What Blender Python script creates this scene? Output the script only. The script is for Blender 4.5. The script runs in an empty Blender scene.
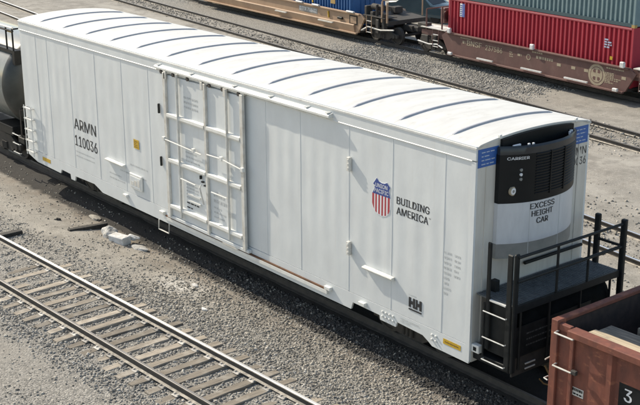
import bpy, bmesh, math, random
import numpy as np
from mathutils import Vector, Matrix
random.seed(7); rng = np.random.default_rng(11)
C = bpy.context.scene.collection
SC = bpy.context.scene

# ------------------------------------------------------------------ camera
cam_d = bpy.data.cameras.new('camera'); cam = bpy.data.objects.new('camera', cam_d); C.objects.link(cam)
SC.camera = cam
_y, _p, _r = 2.4660, -0.3101, -0.0041
_d = Vector((math.cos(_p)*math.cos(_y), math.cos(_p)*math.sin(_y), math.sin(_p)))
_rt = Vector((math.sin(_y), -math.cos(_y), 0)); _up = _rt.cross(_d)
_r2 = math.cos(_r)*_rt + math.sin(_r)*_up; _u2 = -math.sin(_r)*_rt + math.cos(_r)*_up
cam.matrix_world = Matrix(((_r2.x, _u2.x, -_d.x, 14.5513), (_r2.y, _u2.y, -_d.y, -16.9214), (_r2.z, _u2.z, -_d.z, 10.5893), (0, 0, 0, 1)))
cam_d.sensor_width = 36; cam_d.lens = 1191.85/640*36; cam_d.clip_end = 2000; cam_d.clip_start = 0.1

# ------------------------------------------------------------------ sky, sun, exposure
sun_to = Vector((-1.3, -0.23, 1.0)).normalized()
w = bpy.data.worlds.new('World'); SC.world = w; w.use_nodes = True
nt = w.node_tree; nt.nodes.clear()
sky = nt.nodes.new('ShaderNodeTexSky'); sky.sky_type = 'NISHITA'; sky.sun_disc = False
sky.sun_elevation = math.asin(sun_to.z); sky.sun_rotation = math.atan2(sun_to.x, sun_to.y) % (2*math.pi)
sky.air_density = 1.0; sky.dust_density = 1.2; sky.ozone_density = 1.0
bg = nt.nodes.new('ShaderNodeBackground'); bg.inputs['Strength'].default_value = 0.15
ow = nt.nodes.new('ShaderNodeOutputWorld')
nt.links.new(sky.outputs[0], bg.inputs[0]); nt.links.new(bg.outputs[0], ow.inputs[0])
sl = bpy.data.lights.new('sun', 'SUN'); sl.energy = 3.7; sl.angle = math.radians(0.5); sl.color = (1.0, 0.965, 0.91)
so = bpy.data.objects.new('sun', sl); C.objects.link(so); so.location = (-20, -5, 30)
so.rotation_euler = (-sun_to).to_track_quat('-Z', 'Y').to_euler()
vs = SC.view_settings; vs.view_transform = 'Standard'; vs.look = 'None'; vs.gamma = 1; vs.use_curve_mapping = False
vs.exposure = 0.5
vs.use_white_balance = True; vs.white_balance_temperature = 7450; vs.white_balance_tint = 8   # camera set for open shade

# ------------------------------------------------------------------ materials
MATS = {}
def mat(name, col, col2=None, rough=0.7, metal=0.0, scale=(1, 1, 1), nscale=4.0, detail=6, bump=0.0, bscale=None, bdist=0.01,
        lo=0.35, hi=0.65, col3=None, s3=(1, 1, 1), n3=3.0, lo3=0.55, hi3=0.75, island=0.0, objrand=0.0, coat=0.0, spec=0.5):
    """painted / worn surface: col mixed with col2 by noise, col3 blotches on top"""
    m = bpy.data.materials.new(name); m.use_nodes = True
    t = m.node_tree; n = t.nodes; l = t.links
    b = n['Principled BSDF']
    b.inputs['Roughness'].default_value = rough; b.inputs['Metallic'].default_value = metal
    b.inputs['Specular IOR Level'].default_value = spec
    if coat: b.inputs['Coat Weight'].default_value = coat
    geo = n.new('ShaderNodeNewGeometry')
    def noise(sc, s, det=detail):
        mp = n.new('ShaderNodeMapping'); mp.inputs['Scale'].default_value = sc
        l.new(geo.outputs['Position'], mp.inputs['Vector'])
        nz = n.new('ShaderNodeTexNoise'); nz.inputs['Scale'].default_value = s; nz.inputs['Detail'].default_value = det
        nz.inputs['Roughness'].default_value = 0.6
        l.new(mp.outputs[0], nz.inputs['Vector']); return nz
    def ramp(src, a, c):
        r = n.new('ShaderNodeMapRange'); r.inputs['From Min'].default_value = a; r.inputs['From Max'].default_value = c
        l.new(src, r.inputs['Value']); return r.outputs[0]
    def mix(f, a, c):
        x = n.new('ShaderNodeMix'); x.data_type = 'RGBA'
        l.new(f, x.inputs['Factor'])
        for v, k in ((a, 6), (c, 7)):
            if isinstance(v, tuple): x.inputs[k].default_value = (*v, 1)
            else: l.new(v, x.inputs[k])
        return x.outputs[2]
    cur = None
    if col2 is not None:
        cur = mix(ramp(noise(scale, nscale).outputs['Fac'], lo, hi), col, col2)
    if col3 is not None:
        cur = mix(ramp(noise(s3, n3).outputs['Fac'], lo3, hi3), cur if cur is not None else col, col3)
    if island or objrand:
        h = n.new('ShaderNodeHueSaturation'); h.inputs['Saturation'].default_value = 1
        if cur is not None: l.new(cur, h.inputs['Color'])
        else: h.inputs['Color'].default_value = (*col, 1)
        if island: src = geo.outputs['Random Per Island']; amt = island
        else:
            oi = n.new('ShaderNodeObjectInfo'); src = oi.outputs['Random']; amt = objrand
        r = n.new('ShaderNodeMapRange'); r.inputs['To Min'].default_value = 1-amt; r.inputs['To Max'].default_value = 1+amt
        l.new(src, r.inputs['Value']); l.new(r.outputs[0], h.inputs['Value']); cur = h.outputs[0]
    if cur is not None: l.new(cur, b.inputs['Base Color'])
    else: b.inputs['Base Color'].default_value = (*col, 1)
    if bump:
        bp = n.new('ShaderNodeBump'); bp.inputs['Strength'].default_value = bump; bp.inputs['Distance'].default_value = bdist
        nb = noise(bscale[0], bscale[1]) if bscale else noise((1, 1, 1), 30)
        l.new(nb.outputs['Fac'], bp.inputs['Height']); l.new(bp.outputs[0], b.inputs['Normal'])
    MATS[name] = m
    return m
W_ = (0.69, 0.715, 0.72)
white = mat('white_paint', W_, (0.63, 0.65, 0.655), rough=0.45, scale=(1.2, 1.2, 0.7), nscale=1.5, lo=0.38, hi=0.7,
            col3=(0.60, 0.60, 0.58), s3=(5, 5, 0.22), n3=1.4, lo3=0.60, hi3=1.0, bump=0.6, bscale=((1.3, 1.3, 0.8), 0.9), bdist=0.014)
trim = mat('white_trim', (0.75, 0.75, 0.72), (0.60, 0.585, 0.54), rough=0.5, nscale=3, lo=0.45, hi=0.8)
trim_old = mat('worn_trim', (0.68, 0.665, 0.62), (0.50, 0.46, 0.40), rough=0.6, nscale=5, lo=0.4, hi=0.75)
roofm = mat('roof_white', (0.66, 0.66, 0.64), (0.57, 0.565, 0.545), rough=0.6, nscale=1.6, scale=(2.5, .5, 1), col3=(0.47, 0.455, 0.42), s3=(1.5, .8, 1), n3=4, lo3=0.56, hi3=0.9, bump=.5, bscale=((7, .6, 1), .9), bdist=.012)
ribm = mat('roof_rib_shade_grey', (0.44, 0.45, 0.49), (0.36, 0.37, 0.41), rough=0.55, nscale=3)  # shade of the ribs' flank away from the sun, put into the colour
endm = mat('end_wall_white', (0.66, 0.63, 0.575), (0.56, 0.53, 0.48), rough=0.5, scale=(2, 2, 0.4), nscale=2, col3=(0.42, 0.38, 0.33), s3=(1, 5, 0.4), n3=2, lo3=0.6, hi3=0.85)
core = mat('seam_grey', (0.50, 0.51, 0.51), rough=0.8)
rust = mat('rust', (0.16, 0.075, 0.035), (0.09, 0.045, 0.025), rough=0.9, nscale=8)
black = mat('black_paint', (0.009, 0.011, 0.012), (0.016, 0.018, 0.019), rough=0.55, nscale=5, spec=.25)
blackg = mat('black_cowl', (0.008, 0.0095, 0.011), (0.012, 0.0135, 0.015), rough=0.42, nscale=3, spec=.22)
blackt = mat('black_ink', (0.022, 0.024, 0.028), (0.05, 0.05, 0.05), rough=0.6, nscale=14, lo=.5, hi=.8)
greyt = mat('grey_ink', (0.38, 0.39, 0.39), (0.62, 0.64, 0.64), rough=0.7, nscale=18, lo=.3, hi=.7)
under = mat('grimy_steel', (0.035, 0.033, 0.031), (0.06, 0.053, 0.046), rough=0.8, nscale=6)
blue_s = mat('sticker_blue', (0.022, 0.10, 0.36), (0.03, 0.13, 0.40), rough=0.5, nscale=4)
pale = mat('sticker_white', (0.75, 0.76, 0.78), rough=0.5)
palet = mat('faded_white_ink', (0.40, 0.47, 0.60), rough=0.6)
navy = mat('shield_blue', (0.035, 0.07, 0.26), rough=0.5)
red_s = mat('shield_red', (0.42, 0.045, 0.06), rough=0.5)
yel = mat('yellow_reflector', (0.62, 0.40, 0.035), (0.50, 0.30, 0.03), rough=0.45, nscale=20)
ugrey = mat('unit_grey', (0.20, 0.21, 0.205), (0.26, 0.26, 0.25), rough=0.5, nscale=3)
uwhite = mat('unit_white', (0.62, 0.63, 0.65), (0.55, 0.56, 0.58), rough=0.4, nscale=2.5, scale=(2, 2, .6))
deckm = mat('grating_blue_grey', (0.125, 0.135, 0.138), (0.08, 0.088, 0.092), rough=0.6, nscale=8)
galv = mat('galvanised_rung', (0.72, 0.72, 0.70), (0.5, 0.5, 0.48), rough=0.4, nscale=9)
steel2 = mat('dull_rail', (0.30, 0.29, 0.28), (0.20, 0.185, 0.17), rough=0.5, metal=.6, scale=(.6, 6, 1), nscale=3)
steel = mat('polished_rail', (0.90, 0.89, 0.88), (0.75, 0.73, 0.71), rough=0.42, metal=1.0, scale=(.6, 6, 1), nscale=3)
dusty = mat('dusty_foot', (0.46, 0.42, 0.36), (0.22, 0.20, 0.175), rough=0.9, nscale=7, lo=.4, hi=.65)
railw = mat('rail_web', (0.042, 0.040, 0.039), (0.07, 0.063, 0.057), rough=0.8, nscale=5)
platem = mat('tie_plate_steel', (0.30, 0.28, 0.255), (0.58, 0.55, 0.50), rough=0.6, nscale=9, objrand=0.3)
tiem = mat('weathered_tie', (0.33, 0.285, 0.23), (0.14, 0.12, 0.097), rough=0.9, scale=(16, 0.9, 10), nscale=2.2, lo=0.38, hi=0.72,
           col3=(0.44, 0.405, 0.35), s3=(1, 1, 1), n3=2.6, lo3=0.5, hi3=0.75, objrand=0.38, bump=0.7, bscale=((22, 1.2, 10), 2.0), bdist=0.01)
dtie = mat('creosote_timber', (0.018, 0.017, 0.016), (0.05, 0.045, 0.04), rough=0.8, scale=(3, 12, 3), nscale=3)
tankm = mat('tank_paint', (0.19, 0.21, 0.205), (0.14, 0.155, 0.15), rough=0.2, scale=(1, 1, .5), nscale=2)
tankh = mat('tank_head_shaded', (0.05, 0.056, 0.054), (0.03, 0.034, 0.032), rough=0.4, nscale=2)  # tank paint darkened: the shade on the head is in the colour
gond = mat('gondola_red', (0.235, 0.076, 0.049), (0.125, 0.046, 0.034), rough=0.75, scale=(2, 2, .8), nscale=2.4, lo=.35, hi=.7,
           col3=(0.34, 0.13, 0.075), s3=(2, 1, 4), n3=2.5, lo3=.58, hi3=.72, bump=0.3, bscale=((1, 1, 1), 14), bdist=.006)
gin = mat('gondola_inside_shade', (0.028, 0.020, 0.018), (0.055, 0.035, 0.03), rough=0.9, nscale=5)  # near-black: the shadow inside the gondola is put into the colour
wood = mat('fresh_timber', (0.58, 0.47, 0.33), (0.42, 0.33, 0.22), rough=0.8, scale=(.8, 14, 14), nscale=2.2, col3=(0.30, 0.25, 0.19), n3=4, lo3=.58, hi3=.75)
slate = mat('grey_timber', (0.13, 0.118, 0.10), (0.27, 0.235, 0.19), rough=0.9, scale=(.9, 9, 9), nscale=2.5, lo=.4, hi=.65, bump=.8, bscale=((1, 9, 9), 2.5), bdist=.02)
dttx = mat('well_car_tan', (0.42, 0.285, 0.185), (0.34, 0.225, 0.15), rough=0.7, scale=(1, 1, .5), nscale=1.4, col3=(0.25, 0.16, 0.11), n3=2.5, lo3=.6, hi3=.85)
bnsf = mat('well_car_maroon', (0.150, 0.076, 0.066), (0.115, 0.06, 0.053), rough=0.7, scale=(1, 1, .4), nscale=1.8, col3=(0.19, 0.115, 0.10), n3=3, lo3=.55, hi3=.85)
cream = mat('cream_ink', (0.42, 0.35, 0.25), (0.33, 0.27, 0.19), rough=0.7, nscale=8)
whit2 = mat('white_fitting', (0.75, 0.75, 0.74), (0.55, 0.54, 0.52), rough=0.5, nscale=5)
redc = mat('container_red', (0.44, 0.038, 0.060), (0.37, 0.03, 0.05), rough=0.5, nscale=2, scale=(1, 1, .3))
teal = mat('container_teal', (0.20, 0.285, 0.30), (0.16, 0.235, 0.25), rough=0.5, nscale=2)
tealr = mat('container_teal_rail', (0.045, 0.085, 0.10), rough=0.55)
bluec = mat('container_blue', (0.025, 0.13, 0.33), (0.02, 0.10, 0.26), rough=0.5, nscale=2)
dredc = mat('container_dark_red', (0.10, 0.02, 0.025), (0.07, 0.018, 0.02), rough=0.6, nscale=2)
gold = mat('corner_gold', (0.42, 0.28, 0.10), rough=0.6)
hose = mat('hose_tan', (0.24, 0.14, 0.055), rough=0.7)
lumpm = mat('dirty_lump', (0.50, 0.49, 0.47), (0.30, 0.29, 0.27), rough=0.95, nscale=6, lo=.4, hi=.65, bump=.8, bscale=((1, 1, 1), 12), bdist=.03)
concr = mat('chalky_block', (0.66, 0.655, 0.64), (0.45, 0.435, 0.41), rough=0.95, nscale=6, lo=.4, hi=.7, bump=.8, bscale=((1, 1, 1), 12), bdist=.03)
carpaint = mat('car_teal', (0.03, 0.065, 0.085), (0.02, 0.05, 0.07), rough=0.25, coat=0.6, nscale=1)
glassd = mat('car_glass', (0.012, 0.015, 0.018), rough=0.08)
tyre = mat('tyre', (0.02, 0.02, 0.02), rough=0.9)
stone_g = mat('ballast_grey', (0.345, 0.33, 0.30), (0.25, 0.24, 0.22), rough=0.95, nscale=6, island=0.55, spec=.2)
stone_d = mat('dark_shade_ballast', (0.085, 0.08, 0.075), (0.05, 0.048, 0.046), rough=0.8, nscale=3, island=0.7)  # dark ballast, also carrying the car's shadow band in its colour
stone_t = mat('ballast_tan', (0.345, 0.32, 0.278), (0.26, 0.242, 0.212), rough=0.95, nscale=3, island=0.55, spec=.2)

# ------------------------------------------------------------------ mesh helpers
OFF = Vector((0, 0, 0))
class MB:
    def __init__(s): s.v = []; s.f = []
    def add(s, vs, fs):
        o = len(s.v); s.v += [tuple(p) for p in vs]; s.f += [tuple(i+o for i in f) for f in fs]; return s
    def box(s, x0, x1, y0, y1, z0, z1):
        return s.add([(x0, y0, z0), (x1, y0, z0), (x1, y1, z0), (x0, y1, z0), (x0, y0, z1), (x1, y0, z1), (x1, y1, z1), (x0, y1, z1)],
                     [(0, 3, 2, 1), (4, 5, 6, 7), (0, 1, 5, 4), (1, 2, 6, 5), (2, 3, 7, 6), (3, 0, 4, 7)])
    def tube(s, pts, r, n=8, r1=None):
        pts = [Vector(p) for p in pts]; rings = []
        for i, p in enumerate(pts):
            d = (pts[min(i+1, len(pts)-1)] - pts[max(i-1, 0)]).normalized()
            a = d.orthogonal().normalized() if abs(d.z) > .9 else d.cross(Vector((0, 0, 1))).normalized()
            b = d.cross(a)
            rr = r if r1 is None else r + (r1-r)*i/(len(pts)-1)
            rings.append([p + rr*(math.cos(2*math.pi*k/n)*a + math.sin(2*math.pi*k/n)*b) for k in range(n)])
        vs = [v for rg in rings for v in rg]; fs = []
        for i in range(len(pts)-1):
            for k in range(n):
                k2 = (k+1) % n; fs.append((i*n+k, i*n+k2, (i+1)*n+k2, (i+1)*n+k))
        fs.append(tuple(range(n))[::-1]); fs.append(tuple((len(pts)-1)*n+k for k in range(n)))
        return s.add(vs, fs)
    def prism(s, poly, a, b, axis='y'):
        """poly: (u, v) list; axis y: u=x v=z ; axis x: u=y v=z ; axis z: u=x v=y"""
        def P(u, v, t): return {'y': (u, t, v), 'x': (t, u, v), 'z': (u, v, t)}[axis]
        n = len(poly)
        vs = [P(u, v, a) for u, v in poly] + [P(u, v, b) for u, v in poly]
        fs = [tuple(range(n)), tuple(range(n, 2*n))[::-1]] + [(i, (i+1) % n + 0 if False else i+n, (i+1) % n+n, (i+1) % n) for i in range(n)]
        return s.add(vs, fs)
    def lathe(s, prof, c, axis='y', n=24):
        """prof: (r, t) list along axis; open profile closed onto the axis by n-gons"""
        c = Vector(c); vs = []
        for r, t in prof:
            for k in range(n):
                a = 2*math.pi*k/n; u, v = r*math.cos(a), r*math.sin(a)
                vs.append(c + Vector({'y': (u, t, v), 'x': (t, u, v), 'z': (u, v, t)}[axis]))
        fs = []
        for i in range(len(prof)-1):
            for k in range(n): fs.append((i*n+k, i*n+(k+1) % n, (i+1)*n+(k+1) % n, (i+1)*n+k))
        fs.append(tuple(range(n))); fs.append(tuple((len(prof)-1)*n+k for k in range(n)))
        return s.add(vs, fs)
    def build(s, name, m, parent=None, bevel=0.0, smooth=False, loc=None):
        me = bpy.data.meshes.new(name)
        o_ = OFF if loc is None else Vector((0, 0, 0))
        me.from_pydata([(v[0]-o_.x, v[1]-o_.y, v[2]-o_.z) for v in s.v], [], s.f)
        bm = bmesh.new(); bm.from_mesh(me); bmesh.ops.recalc_face_normals(bm, faces=bm.faces[:])
        if bevel: bmesh.ops.bevel(bm, geom=bm.edges[:], offset=bevel, segments=1, affect='EDGES', clamp_overlap=True)
        bm.to_mesh(me); bm.free()
        if smooth:
            for p in me.polygons: p.use_smooth = True
            try: me.set_sharp_from_angle(angle=math.radians(35))
            except Exception: pass
        me.materials.append(m)
        o = bpy.data.objects.new(name, me); C.objects.link(o)
        if parent is not None: o.parent = parent
        if loc is not None: o.location = loc
        return o
def box(name, m, parent, x0, x1, y0, y1, z0, z1, bevel=0.0): return MB().box(x0, x1, y0, y1, z0, z1).build(name, m, parent, bevel)
def tag(o, label, cat, group=None):
    o['label'] = label; o['category'] = cat
    if group: o['group'] = group
    return o
def thing(name, label, cat, loc=(0, 0, 0), rz=0.0, group=None):
    global OFF
    o = bpy.data.objects.new(name, None); C.objects.link(o); o.location = loc; o.rotation_euler = (0, 0, rz)
    o.empty_display_size = .3
    OFF = Vector((0, 0, 0)) if rz else Vector(loc)
    return tag(o, label, cat, group)
def dup(o, parent, loc=None, rz=None):
    c = o.copy(); C.objects.link(c); c.parent = parent
    if loc is not None: c.location = loc
    if rz is not None: c.rotation_euler = (0, 0, rz)
    return c
FONT = None
try:
    FONT = bpy.data.fonts.load(bpy.utils.system_resource('DATAFILES', path='fonts')+'/Inter.woff2')
except Exception: FONT = None
def pdisp(u, v, wd, b1, b2, ph):
    ed = min(1, 12*u, 12*(1-u)); n_ = max(1, round(wd/.46)); e2 = max(0, math.sin(math.pi*v))**.4
    return ed*e2*(b1*.5*math.sin(math.pi*u) + b2*math.sin(v*9+ph+u*3)*math.sin(math.pi*u)
                  + .0021*math.sin(2*math.pi*n_*u+ph) * (1+.6*math.sin(v*7+ph*2)) + .0020*math.sin(v*13+u*5+ph))
PANELS = []          # (x0, x1, z0, z1, b1, b2, ph) of the near-side panels
def side_y(x, z, y):
    if abs(y+1.601) > 1e-4: return y
    for (x0, x1, z0, z1, b1, b2, ph) in PANELS:
        if x0 <= x <= x1 and z0 <= z <= z1:
            u, v = (x-x0)/(x1-x0), (z-z0)/(z1-z0)
            return -(1.59+pdisp(u, v, x1-x0, b1, b2, ph))-.0026
    return y
def text(name, body, m, parent, pos, width, height, plane='side', depth=0.003, bold=0.0):
    """flat lettering; pos = lower left corner; side: x right, faces -y; end: y right, faces +x"""
    cu = bpy.data.curves.new(name, 'FONT'); cu.body = body; cu.extrude = 0.0; 
    if FONT: cu.font = FONT
    cu.size = 1.0; cu.resolution_u = 4
    to = bpy.data.objects.new(name+'_tmp', cu); C.objects.link(to)
    dg = bpy.context.evaluated_depsgraph_get()
    me = bpy.data.meshes.new_from_object(to.evaluated_get(dg))
    bpy.data.objects.remove(to)
    n = len(me.vertices); co = np.empty(n*3, 'f'); me.vertices.foreach_get('co', co); co = co.reshape(-1, 3)
    mn, mx = co.min(0), co.max(0)
    u = (co[:, 0]-mn[0])/(mx[0]-mn[0])*width; v = (co[:, 1]-mn[1])/(mx[1]-mn[1])*height
    p = np.array(pos, 'f') - np.array(OFF, 'f')
    if plane == 'side' and abs(pos[1]+1.601) < 1e-4:
        new = np.stack([p[0]+u, [side_y(float(pos[0]+a), float(pos[2]+c), pos[1]) for a, c in zip(u, v)], p[2]+v], 1)
    elif plane == 'side': new = np.stack([p[0]+u, np.full(n, p[1]-depth), p[2]+v], 1)
    else: new = np.stack([np.full(n, p[0]+depth), p[1]+u, p[2]+v], 1)
    me.vertices.foreach_set('co', new.astype('f').ravel()); me.update(); me.materials.append(m)
    if bold:
        bm = bmesh.new(); bm.from_mesh(me); src = bm.faces[:]
        ax = 0 if plane == 'side' else 1; dx = 1 if plane == 'side' else 0; sg = -1 if plane == 'side' else 1
        for k_, sh in enumerate((-1, 1)):
            g_ = bmesh.ops.duplicate(bm, geom=src)['geom']
            for v_ in g_:
                if isinstance(v_, bmesh.types.BMVert): v_.co[ax] += sh*bold*height*1.6; v_.co[dx] += sg*.0002*(k_+1)
        bm.to_mesh(me); bm.free()
    o = bpy.data.objects.new(name, me); C.objects.link(o); o.parent = parent
    return o
def dashes(name, m, parent, pos, width, rows, pitch, h, plane='side', depth=0.003, seed=0, lo=.05, hi=.14):
    """stencil print too small to read in the photograph"""
    r = random.Random(seed); b = MB(); d = depth
    for k in range(rows):
        u = 0.0; end = width*(1 if r.random() < .6 else r.uniform(.5, .9))
        while u < end:
            L = min(r.uniform(lo, hi), width-u)
            z = pos[2]-k*pitch
            if plane == 'side' and abs(pos[1]+1.601) < 1e-4: b.add([(a_, side_y(a_, c_, pos[1]), c_) for a_, c_ in ((pos[0]+u, z), (pos[0]+u+L, z), (pos[0]+u+L, z+h), (pos[0]+u, z+h))], [(0, 1, 2, 3)])
            elif plane == 'side': b.add([(pos[0]+u, pos[1]-d, z), (pos[0]+u+L, pos[1]-d, z), (pos[0]+u+L, pos[1]-d, z+h), (pos[0]+u, pos[1]-d, z+h)], [(0, 1, 2, 3)])
            else: b.add([(pos[0]+d, pos[1]+u, z), (pos[0]+d, pos[1]+u+L, z), (pos[0]+d, pos[1]+u+L, z+h), (pos[0]+d, pos[1]+u, z+h)], [(0, 1, 2, 3)])
            u += L + lo*.5
    o = b.build(name, m, parent); o['kind'] = 'stuff'; return o

# ------------------------------------------------------------------ ground
_lat = rng.random((256, 256))
def vnoise(x, y):
    xi = np.floor(x).astype(int); yi = np.floor(y).astype(int); fx = x-xi; fy = y-yi
    fx = fx*fx*(3-2*fx); fy = fy*fy*(3-2*fy)
    g = lambda a, b: _lat[a % 256, b % 256]
    return (g(xi, yi)*(1-fx)+g(xi+1, yi)*fx)*(1-fy) + (g(xi, yi+1)*(1-fx)+g(xi+1, yi+1)*fx)*fy
def fbm(x, y, s, o=4):
    t = 0; a = .5
    for k in range(o): t = t + a*vnoise(x*s*2**k+17.3*k, y*s*2**k+5.1*k); a *= .5
    return t/(1-.5**o)
TR = {0: (-4.87, 0.0416), 1: (0.0, 0.0), 2: (7.45, -0.108), 3: (15.75, -0.098), 4: (22.1, -0.05)}
def ty(k, x): return TR[k][0] + TR[k][1]*x
def zg(x, y):
    x = np.asarray(x, float); y = np.asarray(y, float)
    z = -0.20 + .05*(fbm(x, y, .35)-.5) + .035*(fbm(x+40, y, 1.6)-.5) + .02*(fbm(x, y+40, 6., 3)-.5)
    # dirt fills the tracks behind up to the rail foot, bed of the near track is kept lower than its ties
    d0 = np.abs(y-ty(0, x)); m = np.clip((1.75-d0)/.5, 0, 1)
    zb = -0.212 + .085*(fbm(x, y, 1.5, 3)-.5) + .07*np.clip((-10.5-x)/4, 0, 1)
    z = z*(1-m) + zb*m
    m = np.clip((y+2.7)/.8, 0, 1)*np.clip((-.9-y)/.5, 0, 1); z = z-.10*m
    d1 = np.abs(y); m = np.clip((1.3-d1)/.4, 0, 1); z = z*(1-m) + (-0.165+.05*(fbm(x, y, 3., 3)-.5))*m
    for k in (2, 3):
        d = np.abs(y-ty(k, x)); m = np.clip((1.1-d)/.4, 0, 1); z = z*(1-m) + (-0.115+.06*(fbm(x, y, 2.2, 3)-.5))*m
    d = np.abs(y-ty(4, x)); m = np.clip((2.4-d)/.8, 0, 1); z = z*(1-m) + (-.2)*m
    far = np.clip((np.hypot(x+8, y-4)-70)/60, 0, 1)
    return z*(1-far) - .25*far
def axis(a, b, fine, lim):
    c = list(np.arange(a, b, fine)); st = fine; v = c[-1]
    while v < lim: st *= 1.25; v += st; c.append(v)
    st = fine; v = c[0]
    while v > -lim: st *= 1.25; v -= st; c.insert(0, v)
    return np.array(c)
gx = axis(-20, 5, .09, 500); gy = np.concatenate([axis(-8.5, -.5, .075, 500)])
GX, GY = np.meshgrid(gx, gy, indexing='ij'); GZ = zg(GX, GY)
gme = bpy.data.meshes.new('ground'); nv = GX.size
gme.vertices.add(nv); gme.vertices.foreach_set('co', np.stack([GX, GY, GZ], -1).astype('f').ravel())
nx, ny = GX.shape; I, J = np.meshgrid(np.arange(nx-1), np.arange(ny-1), indexing='ij')
q = np.stack([I*ny+J, (I+1)*ny+J, (I+1)*ny+J+1, I*ny+J+1], -1).reshape(-1, 4)
gme.loops.add(q.size); gme.loops.foreach_set('vertex_index', q.ravel().astype('i'))
gme.polygons.add(len(q)); gme.polygons.foreach_set('loop_start', np.arange(0, q.size, 4, dtype='i'))
gme.update(calc_edges=True); gme.validate()
ground = bpy.data.objects.new('ground', gme); C.objects.link(ground); ground['kind'] = 'structure'

def ground_material():
    m = bpy.data.materials.new('yard_dirt_and_gravel'); m.use_nodes = True
    t = m.node_tree; n = t.nodes; l = t.links; b = n['Principled BSDF']; b.inputs['Roughness'].default_value = .95; b.inputs['Specular IOR Level'].default_value = .2
    geo = n.new('ShaderNodeNewGeometry'); P = geo.outputs['Position']
    sep = n.new('ShaderNodeSeparateXYZ'); l.new(P, sep.inputs[0])
    def noise(s, det=5, sc=(1, 1, 1), r=.6):
        mp = n.new('ShaderNodeMapping'); mp.inputs['Scale'].default_value = sc; l.new(P, mp.inputs[0])
        z = n.new('ShaderNodeTexNoise'); z.inputs['Scale'].default_value = s; z.inputs['Detail'].default_value = det; z.inputs['Roughness'].default_value = r
        l.new(mp.outputs[0], z.inputs[0]); return z.outputs['Fac']
    def mr(v, a, c, lo=0., hi=1.):
        r = n.new('ShaderNodeMapRange'); r.inputs[1].default_value = a; r.inputs[2].default_value = c; r.inputs[3].default_value = lo; r.inputs[4].default_value = hi
        l.new(v, r.inputs[0]); return r.outputs[0]
    def ma(op, a, c):
        x = n.new('ShaderNodeMath'); x.operation = op
        for i, v in enumerate((a, c)):
            if isinstance(v, (int, float)): x.inputs[i].default_value = v
            else: l.new(v, x.inputs[i])
        return x.outputs[0]
    def mix(f, a, c):
        x = n.new('ShaderNodeMix'); x.data_type = 'RGBA'; l.new(f, x.inputs[0])
        for v, k in ((a, 6), (c, 7)):
            if isinstance(v, tuple): x.inputs[k].default_value = (*v, 1)
            else: l.new(v, x.inputs[k])
        return x.outputs[2]
    X, Y = sep.outputs[0], sep.outputs[1]
    dirt = mix(mr(noise(.9), .35, .68), (0.36, 0.335, 0.295), (0.25, 0.235, 0.21))
    dirt = mix(mr(noise(3.2, 8, (1, 1, 1), .72), .47, .62), dirt, (0.27, 0.25, 0.22))
    dirt = mix(mr(noise(30, 3), .56, .68), dirt, (0.16, 0.15, 0.135))
    dirt = mix(mr(noise(24, 3, (1, 1.3, 1)), .60, .70), dirt, (0.52, 0.49, 0.44))
    dirt = mix(mr(noise(.35, 4, (.25, 1, 1)), .5, .7), dirt, (0.42, 0.395, 0.35))
    dirt = mix(ma('MULTIPLY', mr(noise(1.1, 7, (1, 1, 1), .7), .50, .62), .7), dirt, (0.20, 0.187, 0.165))
    # crushed stone: voronoi cells of mixed greys
    vo = n.new('ShaderNodeTexVoronoi'); vo.inputs['Scale'].default_value = 26; l.new(P, vo.inputs['Vector'])
    cr = n.new('ShaderNodeValToRGB'); cr.color_ramp.elements[0].color = (0.15, 0.145, 0.132, 1); cr.color_ramp.elements[1].color = (0.38, 0.36, 0.325, 1)
    e = cr.color_ramp.elements.new(.55); e.color = (0.28, 0.265, 0.24, 1)
    sv = n.new('ShaderNodeSeparateColor'); l.new(vo.outputs['Color'], sv.inputs[0]); l.new(sv.outputs[0], cr.inputs[0])
    grav = cr.outputs[0]
    # where gravel lies: near-track bed, the strip right of it, the strip before the well cars
    d0 = ma('ABSOLUTE', ma('SUBTRACT', Y, ma('MULTIPLY_ADD', X, .0416) if False else ma('ADD', ma('MULTIPLY', X, .0416), -4.87)), 0)
    wob = ma('MULTIPLY', ma('SUBTRACT', noise(.8), .5), 2.2)
    f0 = mr(ma('ADD', d0, wob), 2.3, 1.5)
    fr = ma('MULTIPLY', mr(ma('ADD', X, ma('MULTIPLY', wob, 1.6)), -9.5, -5.0), mr(Y, -1.0, -1.6))
    fr = ma('MULTIPLY', fr, mr(d0, 4.0, 3.4))
    band = ma('SUBTRACT', Y, ma('ADD', ma('MULTIPLY', X, -.098), 15.75))
    fb = ma('MULTIPLY', mr(ma('ADD', band, ma('MULTIPLY', wob, .3)), .8, 1.3), mr(ma('ADD', band, ma('MULTIPLY', wob, .5)), 6.3, 5.5))
    fb = ma('MULTIPLY', fb, mr(ma('ADD', X, ma('MULTIPLY', wob, 1.5)), -16.0, -20.5))
    f = ma('MAXIMUM', ma('MAXIMUM', f0, fr), fb)
    col = mix(f, dirt, grav)
    # rust-brown staining, then dark ballast colour that also paints the car's shadow wider
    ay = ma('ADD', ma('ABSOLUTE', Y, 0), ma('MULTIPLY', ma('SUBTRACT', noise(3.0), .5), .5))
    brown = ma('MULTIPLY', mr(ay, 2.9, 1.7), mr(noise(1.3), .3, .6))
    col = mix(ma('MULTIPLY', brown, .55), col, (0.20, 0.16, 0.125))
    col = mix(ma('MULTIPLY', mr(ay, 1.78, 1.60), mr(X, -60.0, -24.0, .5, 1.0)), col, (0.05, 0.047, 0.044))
    # chalk spill
    cx = ma('SUBTRACT', X, -8.75); cy = ma('SUBTRACT', Y, -2.55)
    rr = ma('SQRT', ma('ADD', ma('MULTIPLY', ma('MULTIPLY', cx, cx), .5), ma('MULTIPLY', cy, cy)), 0)
    sp = ma('MULTIPLY', mr(rr, .75, .05), mr(noise(5), .35, .62))
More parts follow.
